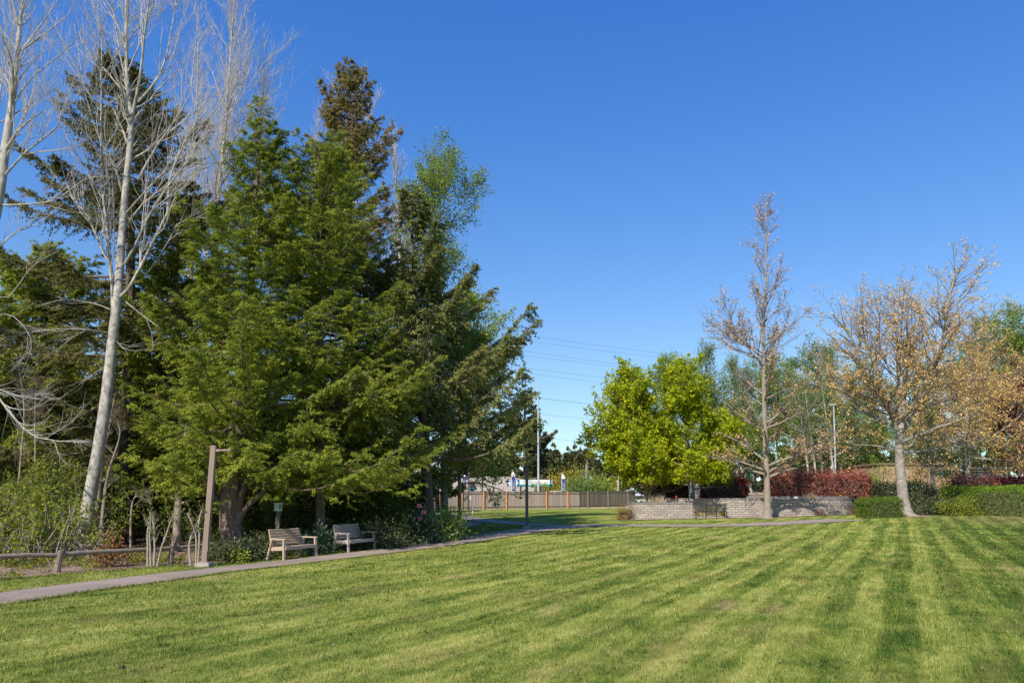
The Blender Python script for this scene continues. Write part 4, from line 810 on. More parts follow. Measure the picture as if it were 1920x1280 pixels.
poplar('poplar_tree', 'slim bare poplar just left of the first hemlock top', pp(465, 40, [(468,700),(478,450),(490,250),(497,60)]), [(0, 1.4), (.5, 1.9), (.8, 1.5), (1, .3)], 30, 300, 1500, 56, .13, elev=(60, 80), rmin=.006)
poplar('poplar_tree', 'slim bare poplar between the large white tree and the first hemlock', pp(352, 39, [(355,700),(360,450),(368,250),(372,20)]), [(0, 1.3), (.5, 1.8), (.8, 1.5), (1, .3)], 28, 300, 1400, 57, .13, elev=(60, 80), rmin=.006)
shrub('green_tree', 'dark green bush filling the gap over the dark fence', GY(1142, 97), (2.6, 2, 4.6), 9000, .26, 'leftcon', 135, 'tree', nclump=80, stems=12)
def litter():
    rng = np.random.default_rng(5); n = 900; y = rng.uniform(6, 34, n); P = np.column_stack([rng.uniform(-.72, .72, n)*y, y]); z = H(P[:, 0], P[:, 1])+np.where(pip(PATH1, P), .036, .03)
    V, Fc = leafquads(np.column_stack([P, z]), nrm(rdir(rng, n)*np.array((1, 1, .3))), nrm(rdir(rng, n)*.5+np.array((0, 0, 1.))), rng.uniform(.02, .05, n), rng.uniform(.012, .03, n))
    tag(mk('fallen_leaves', V, Fc, M['soilchip'], v=rng.uniform(.2, 1, n)), 'tiny dry brown leaves scattered over lawn and path', 'fallen leaves', kind='stuff')
litter()

crown_tree('alder_tree', 'lower yellow-green leafy tree mixed into the open spruce at the right edge of the wood', pp(862, 38, [(862,850),(866,700),(868,575)]), [(0, 2.2), (.3, 2.8), (.6, 2.4), (.85, 1.4), (1, .3)], 40, 420, 2200, 20000, .15, 'alder', 'barkgy', 'twigbr', 43, t0=.2, elev=(15, 60), r0=.1, spread=.14, vbias=.15)


def stonemat(name, sc, c1, c2, mortar):
    m, nt = newmat(name); b = N(nt, 'ShaderNodeBsdfPrincipled', i_Roughness=.95); L = nt.links.new
    uv = N(nt, 'ShaderNodeUVMap', uv_map='UVMap'); br = N(nt, 'ShaderNodeTexBrick', offset=.5)
    br.inputs['Scale'].default_value = 1.0; br.inputs['Brick Width'].default_value = sc[0]; br.inputs['Row Height'].default_value = sc[1]
    br.inputs['Mortar Size'].default_value = .012; br.inputs['Mortar Smooth'].default_value = .3; br.inputs['Bias'].default_value = 0
    br.inputs['Color1'].default_value = (*c1, 1); br.inputs['Color2'].default_value = (*c2, 1); br.inputs['Mortar'].default_value = (*mortar, 1)
    L(uv.outputs[0], br.inputs['Vector']); nz = N(nt, 'ShaderNodeTexNoise', i_Scale=7, i_Detail=6, i_Roughness=.75); L(uv.outputs[0], nz.inputs['Vector'])
    r = ramp(nt, [(.3, (.55,.53,.52)), (.7, (1.1, 1.08, 1.02))]); L(nz.outputs['Fac'], r.inputs[0])
    mx = N(nt, 'ShaderNodeMix', data_type='RGBA', blend_type='MULTIPLY'); mx.inputs[0].default_value = .85; L(br.outputs['Color'], mx.inputs[6]); L(r.outputs[0], mx.inputs[7]); L(mx.outputs[2], b.inputs['Base Color'])
    ad = N(nt, 'ShaderNodeMath', operation='MULTIPLY_ADD'); ad.inputs[1].default_value = -1.5; L(br.outputs['Fac'], ad.inputs[0]); L(nz.outputs['Fac'], ad.inputs[2])
    bp = N(nt, 'ShaderNodeBump', i_Strength=.8, i_Distance=.03); L(ad.outputs[0], bp.inputs['Height']); L(bp.outputs[0], b.inputs['Normal'])
    o = N(nt, 'ShaderNodeOutputMaterial'); L(b.outputs[0], o.inputs[0]); return m
M['stone'] = stonemat('split_face_block', (.40, .14), (.47,.41,.34), (.32,.285,.245), (.19,.17,.15))
M['cap'] = surf('wall_cap_stone', (.22,.20,.19), (.15,.14,.135), 5, .9)
def block_wall(name, label, line, hgt, th=.32, cap=.08, npt=50):
    p = resample(np.array([q[:2] for q in line]), npt); tg = nrm(np.gradient(p, axis=0)); nn = np.stack([-tg[:, 1], tg[:, 0]], 1)
    t = thing(name, label, 'wall', (*p[npt//2], float(H(*p[npt//2]))))
    s = np.concatenate([[0], np.cumsum(np.linalg.norm(np.diff(p, axis=0), axis=1))])
    def sheet(w, z0, z1, nm, mat, absz):
        q0 = p-nn*w/2; q1 = p+nn*w/2; zb = H(p[:, 0], p[:, 1]); zt = zb.mean()+hgt
        a = (zb+z0) if not absz else np.full(npt, zt+z0); b = np.full(npt, zt+z1)
        V = np.vstack([np.column_stack([q0, a]), np.column_stack([q0, b]), np.column_stack([q1, b]), np.column_stack([q1, a])])
        uv = np.vstack([np.column_stack([s, a-a.min()]), np.column_stack([s, b-a.min()]), np.column_stack([s, b-a.min()+w]), np.column_stack([s+.13, a-a.min()])])
        i = np.arange(npt-1); Fs = [np.stack([i+k*npt, i+1+k*npt, i+1+((k+1) % 4)*npt, i+((k+1) % 4)*npt], 1) for k in range(4)]
        Fs.append(np.array([[0, npt, 2*npt, 3*npt], [npt-1, 4*npt-1, 3*npt-1, 2*npt-1]])); mk(nm, V, np.vstack(Fs), mat, t, uv=uv)
    sheet(th, -.05, -cap, 'blocks', M['stone'], False); sheet(th+.06, -cap+.002, 0, 'cap', M['cap'], True); return t
block_wall('stone_wall', 'curved stone block planter wall left of the slatted bench', [GY(1222, 54.2), GY(1196, 52.8), GY(1184, 50.8), GY(1196, 49.4), GY(1235, 48.9), GY(1300, 48.7)], 1.06)
block_wall('stone_wall', 'stone block wall running right from behind the tall slim tree', [GY(1374, 50.4), GY(1367, 49.6), GY(1373, 49.1), GY(1440, 48.8), GY(1520, 49), GY(1585, 49.6), GY(1601, 51)], 1.15)
block_wall('stone_wall', 'back wall of the garden seen above the slatted bench', [GY(1217, 56.0), GY(1300, 54.6), GY(1400, 54.4)], 1.22, cap=.07)
block_wall('stone_wall', 'back wall of the garden behind the right stone wall', [GY(1402, 54.3), GY(1500, 54.2), GY(1590, 55)], 1.18, cap=.07)
# gravel court of the garden
court = [GY(1190, 51), GY(1240, 49.3), GY(1300, 48.95), GY(1372, 49.0), GY(1600, 50), GY(1600, 54), GY(1400, 54), GY(1220, 55)]
tag(patch('garden_court', court, .012, surf('pale_gravel', (.45,.38,.30), (.36,.30,.24), 20, 1), .6), kind='structure')
b2 = [GY(1150, 48), GY(1300, 47.9), GY(1440, 47.6), GY(1600, 48.3), GY(1600, 49), GY(1440, 48.7), GY(1300, 48.6), GY(1190, 49.2)]
tag(patch('wall_bed', b2, .016, M['soil'], .5), kind='structure')
def ring(cx, cy, r): return [(cx+r*(1+.15*math.sin(3*a+cx))*math.cos(a), cy+r*(1+.12*math.cos(2*a))*math.sin(a)) for a in np.linspace(0, 2*math.pi, 22)[:-1]]
for tr, r in ((bpy.data.objects['oak_tree'], 1.5), (bpy.data.objects['tall_oak'], .9)):
    L_ = tr.location; tag(patch('tree_bed', ring(L_.x+.2, L_.y, r), .014, M['soil'], .4), kind='structure'); rr_ = random.Random(3); P_ = []; Q_ = []
    for k in range(7):
        a = k*.9+rr_.uniform(-.2, .2); rd = r*.55; s0 = .20 if r > 1 else .12
        P_.append(resample(np.array([(L_.x+s0*math.cos(a), L_.y+s0*math.sin(a), L_.z+.5*r), (L_.x+rd*.45*math.cos(a), L_.y+rd*.45*math.sin(a), L_.z+.14*r), (L_.x+rd*math.cos(a+.15), L_.y+rd*math.sin(a+.15), L_.z-.02)]), 8)); Q_.append(np.linspace(.13, .05, 8)*r/1.3)
    mk('roots', *tubes(np.stack(P_), np.stack(Q_), 8), tr.children[0].data.materials[0], tr, smooth=True)
# plants on and by the walls
def tuft(label, px, Y, h, mat, seed, n=260, z=0.0, sp=.3):
    rng = np.random.default_rng(seed); c = GY(px, Y)+np.array((0, 0, z)); t = thing('grass_tuft', label, 'ornamental grass', c)
    d = nrm(rng.normal(size=(n, 3))*.5+np.array((0, 0, 1.))); b = c+np.column_stack([rng.normal(size=(n, 2))*sp*.3, np.zeros(n)])
    V, Fc = leafquads(b, d, rdir(rng, n), h*rng.uniform(.5, 1.1, n), np.full(n, .03)); mk('blades', V, Fc, M[mat], t, v=rng.uniform(0, 1, n))
tuft('dry pale grass tuft on top of the curved planter wall', 1236, 51.5, .9, 'straw', 5, z=.75, sp=.9)
tuft('dry grass tuft behind the right stone wall', 1522, 52, .75, 'straw', 6, z=.8)
tuft('fresh green plant between the slatted bench and the stone wall', 1360, 51.5, .7, 'under', 7)
shrub('flower_bush', 'yellow flowering plant seen under the slatted bench', GY(1337, 51.2), (.9, .4, .95), 900, .10, 'yellowbush', 301, 'plant', nclump=20, stems=8)
shrub('flower_bush', 'small yellow plant near the left leg of the slatted bench', GY(1308, 51.6), (.4, .3, .8), 400, .10, 'yellowbush', 302, 'plant', nclump=12, stems=8)
shrub('flower_bush', 'yellowish low plant on the left tip of the curved planter wall', GY(1200, 51.6), (.55, .4, 1.35), 600, .09, 'yellowbush', 303, 'plant', nclump=16, stems=8)
def flower(label, px, py, Y, r, mat, seed):
    p = PX(px, py, Y); g = np.array((p[0], p[1], float(H(p[0], p[1])))); t = thing('flower', label, 'flower', g)
    mk('flower_stalk', *tubes(np.linspace(g, p, 4), np.full(4, .012), 4), M['twigbr'], t); flower_head(t, p, r, mat, seed)
flower('single red flower above the back garden wall', 1268, 931, 54, .085, 'redfl', 1)
flower('single yellow flower in front of the red hedge', 1576, 929, 52.5, .085, 'gold', 2)
def rock(label, px, py, Y, r, mat='rock', seed=1, cat='rock', nm='rock'):
    c = GY(px, Y) if py is None else PX(px, py, Y); bm = bmesh.new(); bmesh.ops.create_icosphere(bm, subdivisions=3, radius=r)
    rg_ = random.Random(seed); off = [rg_.uniform(0, 6) for _ in range(3)]
    for v in bm.verts: v.co *= 1+.18*math.sin(v.co.x/r*3+off[0])+.14*math.sin(v.co.y/r*4+off[1])+.05*rg_.uniform(-1, 1); v.co.z *= .62
    me = bpy.data.meshes.new(nm); bm.to_mesh(me); bm.free(); me.materials.append(M[mat]); o = bpy.data.objects.new(nm, me); COL.objects.link(o); o.location = tuple(c+np.array((0, 0, r*.3)))
    return tag(o, label, cat)
rock('pale rounded rock resting on the right stone wall', 1493, 935, 49.1, .17)
M['clod'] = surf('dark_soil_clod', (.03,.022,.015), (.05,.038,.025), 9, 1)
cl = G(228, 1253); o = rock('small dark clod of soil on the near lawn', 228, None, float(cl[1]), .035, 'clod', 3, 'clod', 'soil_clod'); o.location = tuple(cl+np.array((0, 0, .012)))

# ---- lamp posts
def lamp(label, p, h, w, armdir, mat, arm=True, mount=True):
    t = thing('lamp_post', label, 'lamp post', p, group='park lamp posts'); x, y, z = p
    mk('post', *cat_([box((x, y, z+h/2+.08), (w, w, h)), box((x, y, z+h+.085), (w*1.04, w*1.04, .02)), box((x, y, z+.17), (w*1.5, w*1.5, .05))]), M[mat], t)
    mk('footing', *cat_([box((x, y, z+.05), (.42, .42, .2), taper=.93)]), M['concrete'], t)
    if arm:
        a = np.array((math.cos(armdir), math.sin(armdir), 0)); s = np.array((x, y, z+h-.05))
        q = [bar(s+a*w*.45, s+a*.22, .09, .075), bar(s+a*.22, s+a*.62+np.array((0, 0, .01)), .24, .045)]; lh = mk('lamp_head', *cat_(q), M['bronze' if mat == 'bronze' else mat], t)
        mk('lens', *box(tuple(s+a*.44+np.array((0, 0, -.024))), (.26, .17, .012), rot=(0, 0, armdir)), M['white'], lh)
    return t
LP = GY(383, 22.9)
l1 = lamp('tall square bronze lamp post with side arm beside the path', LP, 3.5, .155, R(-8), 'bronze')
mk('handhole_cover', *box(tuple(LP+np.array((.06, -.079, .55))), (.07, .012, .16)), M['bronze'], l1)
mk('ground_sleeve', *cat_([box((LP[0]-.36, LP[1]+.1, LP[2]+.03), (.24, .3, .06))]), M['concrete'], l1)
l2 = lamp('dark lamp post on concrete footing where the two paths meet', GY(988, 39.5), 3.45, .15, R(70), 'darkpole')
l3 = lamp('farthest lamp post, dark, in front of the board fence', GY(878, 63), 3.4, .16, R(80), 'darkpole')
c3 = np.array(l3.location); mk('meter_box', *box(tuple(c3+np.array((.16, -.05, 1.35))), (.13, .12, .34)), M['white'], l3)
bl = GY(886, 62.5); t = thing('marker_post', 'short white marker post beside the farthest lamp post', 'post', bl); mk('stake', *box(tuple(bl+np.array((0, 0, .3))), (.09, .07, .62), taper=.9), M['white'], t); mk('stake_cap', *box(tuple(bl+np.array((0, 0, .63))), (.14, .08, .04)), M['white'], t)

# ---- sign box
sb = GY(517.5, 27.6); t = thing('notice_box', 'pale green notice box on a grey wooden post behind the first bench', 'notice box', sb)
sz = PX(519, 950, 27.4)[2]
mk('wooden_post', *box((sb[0], sb[1], (sb[2]+sz)/2), (.13, .13, sz-sb[2])), M['log'], t)
M['palegreen'] = surf('pale_green_paint', (.62,.68,.60), (.55,.61,.54), 4, .6); M['panel'] = surf('blue_grey_notice', (.12,.17,.20), (.28,.33,.36), 9, .6)
bxp = np.array((sb[0]+.02, sb[1]-.12, sz)); nb_ = mk('box', *box(tuple(bxp), (.27, .16, .27), rot=(0, 0, R(12))), M['palegreen'], t)
mk('lid', *box(tuple(bxp+np.array((0, 0, .15))), (.32, .22, .03), rot=(R(8), 0, R(12))), M['palegreen'], t)
mk('notice', *box(tuple(bxp+np.array((.085, -.071, .01))), (.085, .012, .19), rot=(0, 0, R(12))), M['panel'], nb_)

# ---- park benches (local: x along seat, -y front)
def slat_bench(label, p, rz, mat, width=1.36):
    t = thing('park_bench', label, 'bench', p, rz, group='wooden benches beside the path'); w = width/2; m = M[mat]
    def part(n, bx_): mk(n, *cat_(bx_), m, t, local=True)
    # front legs lean outwards, rear legs lean back, each side frame carries an arm rest
    for s in (-1, 1):
        part('leg', [bar((s*(w+.045), -.36, 0), (s*(w+.03), -.29, .64), .085, .055, (0, 1, 0))])
        part('leg', [bar((s*(w+.045), .36, 0), (s*(w+.03), .22, .64), .085, .055, (0, 1, 0))])
        part('armrest', [bar((s*(w+.03), -.38, .66), (s*(w+.03), .30, .66), .11, .035)])
        part('side_rail', [bar((s*(w+.005), -.30, .37), (s*(w+.005), .27, .34), .04, .10)])
    sl = []
    for k in range(5): sl.append(bar((-w, -.30+k*.118, .425-k*.008), (w, -.30+k*.118, .425-k*.008), .10, .032))
    sl.append(bar((-w, -.355, .385), (w, -.355, .385), .03, .10)); part('seat', sl)
    bk = []
    for k in range(6): 
        y0 = .255+.034*k; z0 = .49+.083*k; bk.append(bar((-w, y0, z0), (w, y0, z0), .03, .068, (0, -.35, 1)))
    part('backrest', bk)
    part('back_support', [bar((s*(w-.06), .28, .34), (s*(w-.06), .475, .945), .05, .05, (1, 0, 0)) for s in (-1, 1)]+[bar((0, .28, .34), (0, .475, .945), .05, .04, (1, 0, 0))])
    part('stretcher', [bar((-w, .20, .30), (w, .20, .30), .035, .09)])
    return t
fa = math.atan2(.88, .47)     # front (-y) turned towards the right and the camera
slat_bench('sunlit tan wooden bench with slatted back, nearer to the lamp post', (GY(548, 25.1)[0], 25.1, float(H(GY(548, 25.1)[0], 25.1))), fa, 'wood')
slat_bench('greyish wooden bench in shade, farther along the path', (GY(664, 27.6)[0], 27.6, float(H(GY(664, 27.6)[0], 27.6))), fa, 'woodg')
# dark slatted bench between the stone walls, back turned to the lawn
bp_ = GY(1332, 48.4); t = thing('slatted_bench', 'dark metal slatted bench between the two stone walls, seen from behind', 'bench', bp_, R(3)); Wb = 1.0
def part(n, q): mk(n, *cat_(q), M['blackm'], t, local=True)
for x in (-Wb, Wb):
    part('leg', [bar((x, -.27, 0), (x, -.20, .45), .06, .05, (1, 0, 0))]); part('leg', [bar((x, .27, 0), (x, .25, .62), .06, .05, (1, 0, 0))]); part('armrest', [bar((x, -.26, .63), (x, .32, .63), .08, .035)])
for x in (-.34, .34): part('back_support', [bar((x, -.16, 0), (x, -.30, .88), .05, .05, (1, 0, 0))])
part('seat', [bar((-Wb, -.16+k*.1, .42), (Wb, -.16+k*.1, .42), .075, .03) for k in range(5)])
part('backrest', [bar((-Wb, -.21-k*.02, .50+k*.095), (Wb, -.21-k*.02, .50+k*.095), .03, .06) for k in range(4)]+[bar((-Wb, -.30, .885), (Wb, -.30, .885), .05, .09)])

# ---- log rail fence
t = thing('log_rail_fence', 'low fence of round logs on stubby posts at the edge of the wood', 'fence', GY(106, 20.8))
A = GY(106, 20.8); B = GY(318, 23.4)
def post(p, h, w=.15): mk('rail_post', *tubes(np.array([p+np.array((0, 0, -.05)), p+np.array((.02, 0, h*.5)), p+np.array((.05, 0, h))]), np.array((w*.62, w*.56, w*.5)), 9), M['log'], t)
for p, h in ((A, .62), (B, .58), (GY(-110, 18.9), .6), (GY(480, 26.6), .55)): post(p, h)
for p, h in ((A, .62), (B, .58)): mk('post_top', *tubes(np.array([p+np.array((.05, 0, h-.003)), p+np.array((.05, 0, h+.012))]), np.array((.075, .02)), 9), M['log'], t)
zz = np.array((0, 0, 1.)); rl = [(GY(-110, 18.9)+zz*.52, A+zz*.50), (A+zz*.52+np.array((.03, 0, 0)), B+zz*.50), (B+zz*.52, GY(480, 26.6)+zz*.5)]
for a, b in rl:
    q = np.linspace(a, b, 14); q[:, 2] += np.sin(np.linspace(0, math.pi, 14))*.02+np.random.default_rng(3).normal(size=14)*.004; mk('rail', *tubes(q, np.full(14, .062)*np.linspace(1.05, .92, 14), 9), M['log'], t, smooth=True)

# ---- board fence
def boards(name, label, pa, pb, nb, hgt, mat, posts, pmat, railm):
    t = thing(name, label, 'fence', pa); a = np.array(pa); b = np.array(pb); d = (b-a)[:2]; Lg = np.linalg.norm(d); d = d/Lg; rng = np.random.default_rng(9); q = []
    nrmv = np.array((d[1], -d[0]))
    for k in range(nb):
        s = (k+.5)/nb*Lg; x, y = a[:2]+d*s; z = a[2]+(b[2]-a[2])*s/Lg; hh = hgt+rng.normal()*.008; c = np.array((x, y))+nrmv*rng.uniform(0, .012)
        q.append(box((c[0], c[1], z+.12+hh/2), (Lg/nb*.97, .02, hh), rot=(0, 0, math.atan2(d[1], d[0]))))
    V, Fc = cat_(q); mk('boards', V, Fc, mat, t, v=np.repeat(rng.uniform(0, 1, nb), 6))
    off = np.array((*(nrmv*.035), 0))
    for i, z in enumerate((.30, hgt-.06)): mk('rail', *bar(a+off+zz*z, b+off+zz*z, .04, .09), railm, t)
    mk('kickboard', *bar(a+off*.3+zz*.06, b+off*.3+zz*.06, .03, .16), M['fencelight'], t); mk('cap_rail', *bar(a+zz*(hgt+.16), b+zz*(hgt+.16), .12, .035), railm, t)
    for s in posts: p = a+(b-a)*s+np.array((*(nrmv*.09), 0)); mk('fence_post', *box((p[0], p[1], p[2]+hgt*.5+.09), (.12, .10, hgt+.18)), pmat, t)
    return t
def boardmat(name, c1, c2):
    m, nt = newmat(name); b = N(nt, 'ShaderNodeBsdfPrincipled', i_Roughness=.9); at = N(nt, 'ShaderNodeAttribute', attribute_name='v'); L = nt.links.new
    tc = N(nt, 'ShaderNodeTexCoord'); mp = N(nt, 'ShaderNodeMapping'); mp.inputs['Scale'].default_value = (6, 6, .7); nz = N(nt, 'ShaderNodeTexNoise', i_Scale=2, i_Detail=5); L(tc.outputs['Object'], mp.inputs[0]); L(mp.outputs[0], nz.inputs['Vector'])
    ad = N(nt, 'ShaderNodeMath', operation='MULTIPLY_ADD'); ad.inputs[1].default_value = .55; L(at.outputs['Fac'], ad.inputs[0]); h = N(nt, 'ShaderNodeMath', operation='MULTIPLY'); h.inputs[1].default_value = .5; L(nz.outputs['Fac'], h.inputs[0]); L(h.outputs[0], ad.inputs[2])
    r = ramp(nt, [(.1, c1), (.9, c2)]); L(ad.outputs[0], r.inputs[0]); L(r.outputs[0], b.inputs['Base Color']); o = N(nt, 'ShaderNodeOutputMaterial'); L(b.outputs[0], o.inputs[0]); return m
M['fence'] = boardmat('weathered_fence_boards', (.27,.205,.165), (.46,.365,.30)); M['fencedk'] = boardmat('dark_fence_boards', (.045,.04,.032), (.11,.095,.07)); M['fencelight'] = surf('pale_kick_board', (.42,.33,.25), (.34,.27,.20), 3, .9)  # the darker boards carry tree shade in their colour
FA, FB, FC = GY(745, 73.5), GY(1087, 84.5), GY(1192, 85.5)
def frac(px):
    best = min((abs((lambda p: 960+F*p[0]/(p[1]*math.cos(PITCH)+(p[2]-EYE)*math.sin(PITCH)))(FA+(FB-FA)*k/500)-px), k/500) for k in range(501)); return best[1]
boards('board_fence', 'weathered vertical board fence with bright orange posts across the far lawn', FA, FB, 150, 1.72, M['fence'], [frac(x) for x in (780, 822, 865, 906, 949, 1024, 1064)], M['orangew'], M['log'])
boards('board_fence', 'board fence with painted shade, continuing right under the yellow-green trees', FB+np.array((.05, .1, 0)), FC, 44, 1.75, M['fencedk'], [.14, .5, .86], M['log'], M['fencedk'])
boards('board_fence', 'low brown board fence behind the loose dark photinia', GY(1300, 66), GY(1450, 66), 50, 1.35, M['fence'], [.2, .5, .8], M['log'], M['log'])

# ---- clinic
def prism_roof(name, corners, ridge, over, mat, parent, th=.22):
    c = [np.array(q, float) for q in corners]; r = [np.array(q, float) for q in ridge]; dn = np.array((0, 0, -th))
    V = np.array(c+r+[q+dn for q in c]); F4 = [(0,1,5,4),(2,3,4,5),(1,2,5,5),(3,0,4,4)]
    o = mk(name, V, np.array([(0,1,5,4),(2,3,4,5)]), mat, parent)
    bm = bmesh.new(); bm.from_mesh(o.data); vs = list(bm.verts); bm.verts.ensure_lookup_table(); vs = bm.verts
    bm.faces.new((vs[1], vs[2], vs[5])); bm.faces.new((vs[3], vs[0], vs[4]))
    bm.to_mesh(o.data); bm.free(); o.data.polygons.foreach_set('use_smooth', [False]*len(o.data.polygons))
    edge = [bar(c[i]+dn/2, c[(i+1) % 4]+dn/2, .05, th) for i in range(4)]; mk('fascia', *cat_(edge), M['blackm'], parent)
    return o
CY = 101.0; cg = float(H(0, 100)); pxm = lambda px, py, Y: PX(px, py, Y)
t = thing('clinic_building', 'low clinic with broad tan shingled hip roof behind the board fence', 'building', GY(940, CY))
e0 = pxm(778, 923, CY-3.5); e1 = pxm(1072, 923, CY-3.5); ez = e0[2]; r0_ = pxm(862, 893, CY+1); r1_ = pxm(962, 893, CY+1)
prism_roof('roof', [(e0[0], CY-3.5, ez), (e1[0], CY-3.5, ez), (e1[0], CY+6, ez), (e0[0], CY+6, ez)], [(r0_[0], CY+1.2, r0_[2]), (r1_[0], CY+1.2, r0_[2])], .5, M['roofsh'], t)
mk('walls', *box(((e0[0]+e1[0])/2, CY+1.2, (cg+ez-.2)/2), (e1[0]-e0[0]-1.2, 8.2, ez-.22-cg)), M['tanwall'], t)
for k in range(7):
    x = e0[0]+2+k*(e1[0]-e0[0]-4)/6; mk('window', *box((x, CY-2.92, cg+1.7), (1.3, .06, 1.1)), M['darkglass'], t)
fp = pxm(905, 922, CY-4); mk('downpipe', *tubes(np.array([fp, fp+zz*1.6]), np.array((.06, .06)), 6), M['blackm'], t)
t = thing('entrance_canopy', 'white-edged flat canopy low at the right end of the clinic', 'canopy', GY(1056, 95)); p = pxm(1056, 921, 95)
mk('canopy_roof', *box((p[0], 95, p[2]), (3.3, 2.2, .14)), M['white'], t)
for s in (-1.4, 1.4): mk('canopy_post', *box((p[0]+s, 94.3, (p[2]+cg)/2), (.12, .12, p[2]-cg-.12)), M['orangew'], t)
# lettering
def text(body, size, mat, parent, loc, rz=0, roty=0, name='lettering', ext=.01, align='CENTER', sx=1):
    cu = bpy.data.curves.new('t', 'FONT'); cu.body = body; cu.size = size; cu.extrude = ext; cu.align_x = align; cu.align_y = 'CENTER'
    to = bpy.data.objects.new('t', cu); COL.objects.link(to); dg = bpy.context.evaluated_depsgraph_get(); me = bpy.data.meshes.new_from_object(to.evaluated_get(dg)); bpy.data.objects.remove(to)
    Mx = Matrix.Translation(Vector(loc)) @ Matrix.Rotation(rz, 4, 'Z') @ Matrix.Rotation(R(90), 4, 'X') @ Matrix.Rotation(roty, 4, 'Z') @ Matrix.Diagonal((sx, 1, 1, 1))
    if parent is not None: Mx = Matrix.Translation(-Vector(wloc(parent))) @ Mx
    me.transform(Mx); me.polygons.foreach_set('use_smooth', [False]*len(me.polygons)); me.materials.clear(); me.materials.append(M[mat]); o = bpy.data.objects.new(name, me); COL.objects.link(o)
    if parent is not None: o.parent = parent
    return o
SY = 91.0; t = thing('clinic_sign', 'wide roadside sign with blue dental panel and white clinic panel', 'sign', GY(996, SY))
a = pxm(951, 911.5, SY); b = pxm(1036, 898.5, SY); sx0, sx1, z0, z1 = a[0], b[0], a[2], b[2]; xm = sx0+(sx1-sx0)*.25; hh = z1-z0
mk('cabinet', *box(((sx0+sx1)/2, SY+.15, (z0+z1)/2), (sx1-sx0, .28, hh)), M['blackm'], t)
mk('dental_panel', *box(((sx0+xm)/2+.03, SY-.005, (z0+z1)/2), (xm-sx0-.1, .03, hh-.08)), M['blue'], t)
cpn = mk('clinic_panel', *box(((xm+sx1)/2, SY-.005, z0+hh*.635), (sx1-xm-.08, .03, hh*.66)), M['white'], t)
tbn = mk('teal_band', *box(((xm+sx1)/2, SY-.006, z0+hh*.165), (sx1-xm-.08, .032, hh*.26)), M['teal'], t); mk('teal_band', *box((xm+.08, SY-.022, (z0+z1)/2), (.12, .02, hh-.08)), M['teal'], t)
xc = (sx0+xm)/2+.03
for i, wd in enumerate(('THE CITY', 'FAMILY', 'DENTAL')):
    zc = z1-hh*(.19+.31*i); wb = mk('white_word_band', *box((xc, SY-.024, zc), ((xm-sx0)*(.72 if i != 1 else .9), .012, hh*.24)), M['white'], t); text(wd, hh*.26, 'blue', wb, (xc, SY-.036, zc), sx=.8)
text('LAKE VISION', hh*.21, 'teal', cpn, (xm+1.15, SY-.03, z1-hh*.15), sx=1.0); text('CLINIC', hh*.50, 'ink', cpn, (xm+1.17, SY-.03, z1-hh*.45), sx=1.05, ext=.012); text('&', hh*.34, 'ink', cpn, (xm+2.5, SY-.03, z1-hh*.45)); text('CONTACTS & GLASSES', hh*.2, 'white', tbn, (xm+2.0, SY-.032, z0+hh*.165), sx=1.05)
for f in (.3, .75): mk('sign_pole', *box((sx0+(sx1-sx0)*f, SY+.15, (z0+cg)/2), (.2, .2, z0-cg)), M['blackm'], t)
def flag(label, px, ytop, ybot, Y, seed):
    g = GY(px, Y); top = pxm(px, ytop, Y); bot = pxm(px, ybot, Y); t = thing('feather_flag', label, 'flag', g, group='feather flags behind the fence'); Hh = top[2]-bot[2]
    x0 = bot[0]-.2; zs = np.linspace(0, 1, 15); wd = .46*np.interp(zs, (0, .5, .8, .93, 1), (1, 1, .72, .38, .06)); lean = .0
    L_ = np.stack([x0+0*zs, np.full(15, Y)+.03*np.sin(zs*9), bot[2]+Hh*zs], 1); R_ = L_+np.stack([wd, .04*np.sin(zs*7+1), 0*zs], 1)
    def band(n, i0, i1, mat):
        P = np.vstack([L_[i0:i1], R_[i0:i1]]); m = i1-i0; i = np.arange(m-1); V = np.vstack([P, P+np.array((0, .012, 0))]); F1 = np.stack([i, i+m, i+m+1, i+1], 1)
        return mk(n, V, np.vstack([F1, F1[:, ::-1]+2*m]), M[mat], t)
    band('flag_foot', 0, 2, 'white'); fc_ = band('flag_cloth', 1, 11, 'navy'); band('flag_tip', 10, 15, 'white')
    mk('flag_pole', *tubes(np.array([g, (x0-.03, Y, bot[2]), (x0-.03, Y, top[2]-.3), (x0+.1, Y, top[2]+.03)]), np.full(4, .025), 5), M['white'], t)
    text('FREE EXAM', .20, 'white', fc_, (x0+.14, Y-.035, bot[2]+Hh*.34), roty=R(90), ext=.004); text('NEW PATIENTS', .15, 'white', fc_, (x0+.33, Y-.055, bot[2]+Hh*.34), roty=R(90), ext=.004)
flag('navy feather flag farthest left, half hidden by spruce branches', 870, 884, 920, 88, 1)
flag('navy feather flag with white tip in front of the blue dental sign', 963, 881, 923, 88, 2)
flag('navy feather flag with white tip at the right end of the clinic roof', 1057, 886, 925, 88, 3)
g = GY(885, 90); p = pxm(885, 911, 90); t = thing('kiosk_sign', 'dark boxy sign with a teal stripe just right of the farthest lamp post', 'sign', g)
mk('sign_box', *box((p[0], 90, p[2]), (.75, .4, 1.1)), M['blackm'], t); mk('stripe', *box((p[0]-.05, 89.78, p[2]-.28), (.55, .03, .16)), M['teal'], t); mk('sign_leg', *box((p[0], 90.1, (p[2]-.55+g[2])/2), (.2, .2, p[2]-.55-g[2])), M['blackm'], t)
hedge('clipped_hedge', 'small bright green hedge strip just above the fence by the streetlight', [GY(1002, 88.5), GY(1014, 88.5), GY(1028, 88.5)], .8, 3.05, 1500, .14, 'maple', 199)

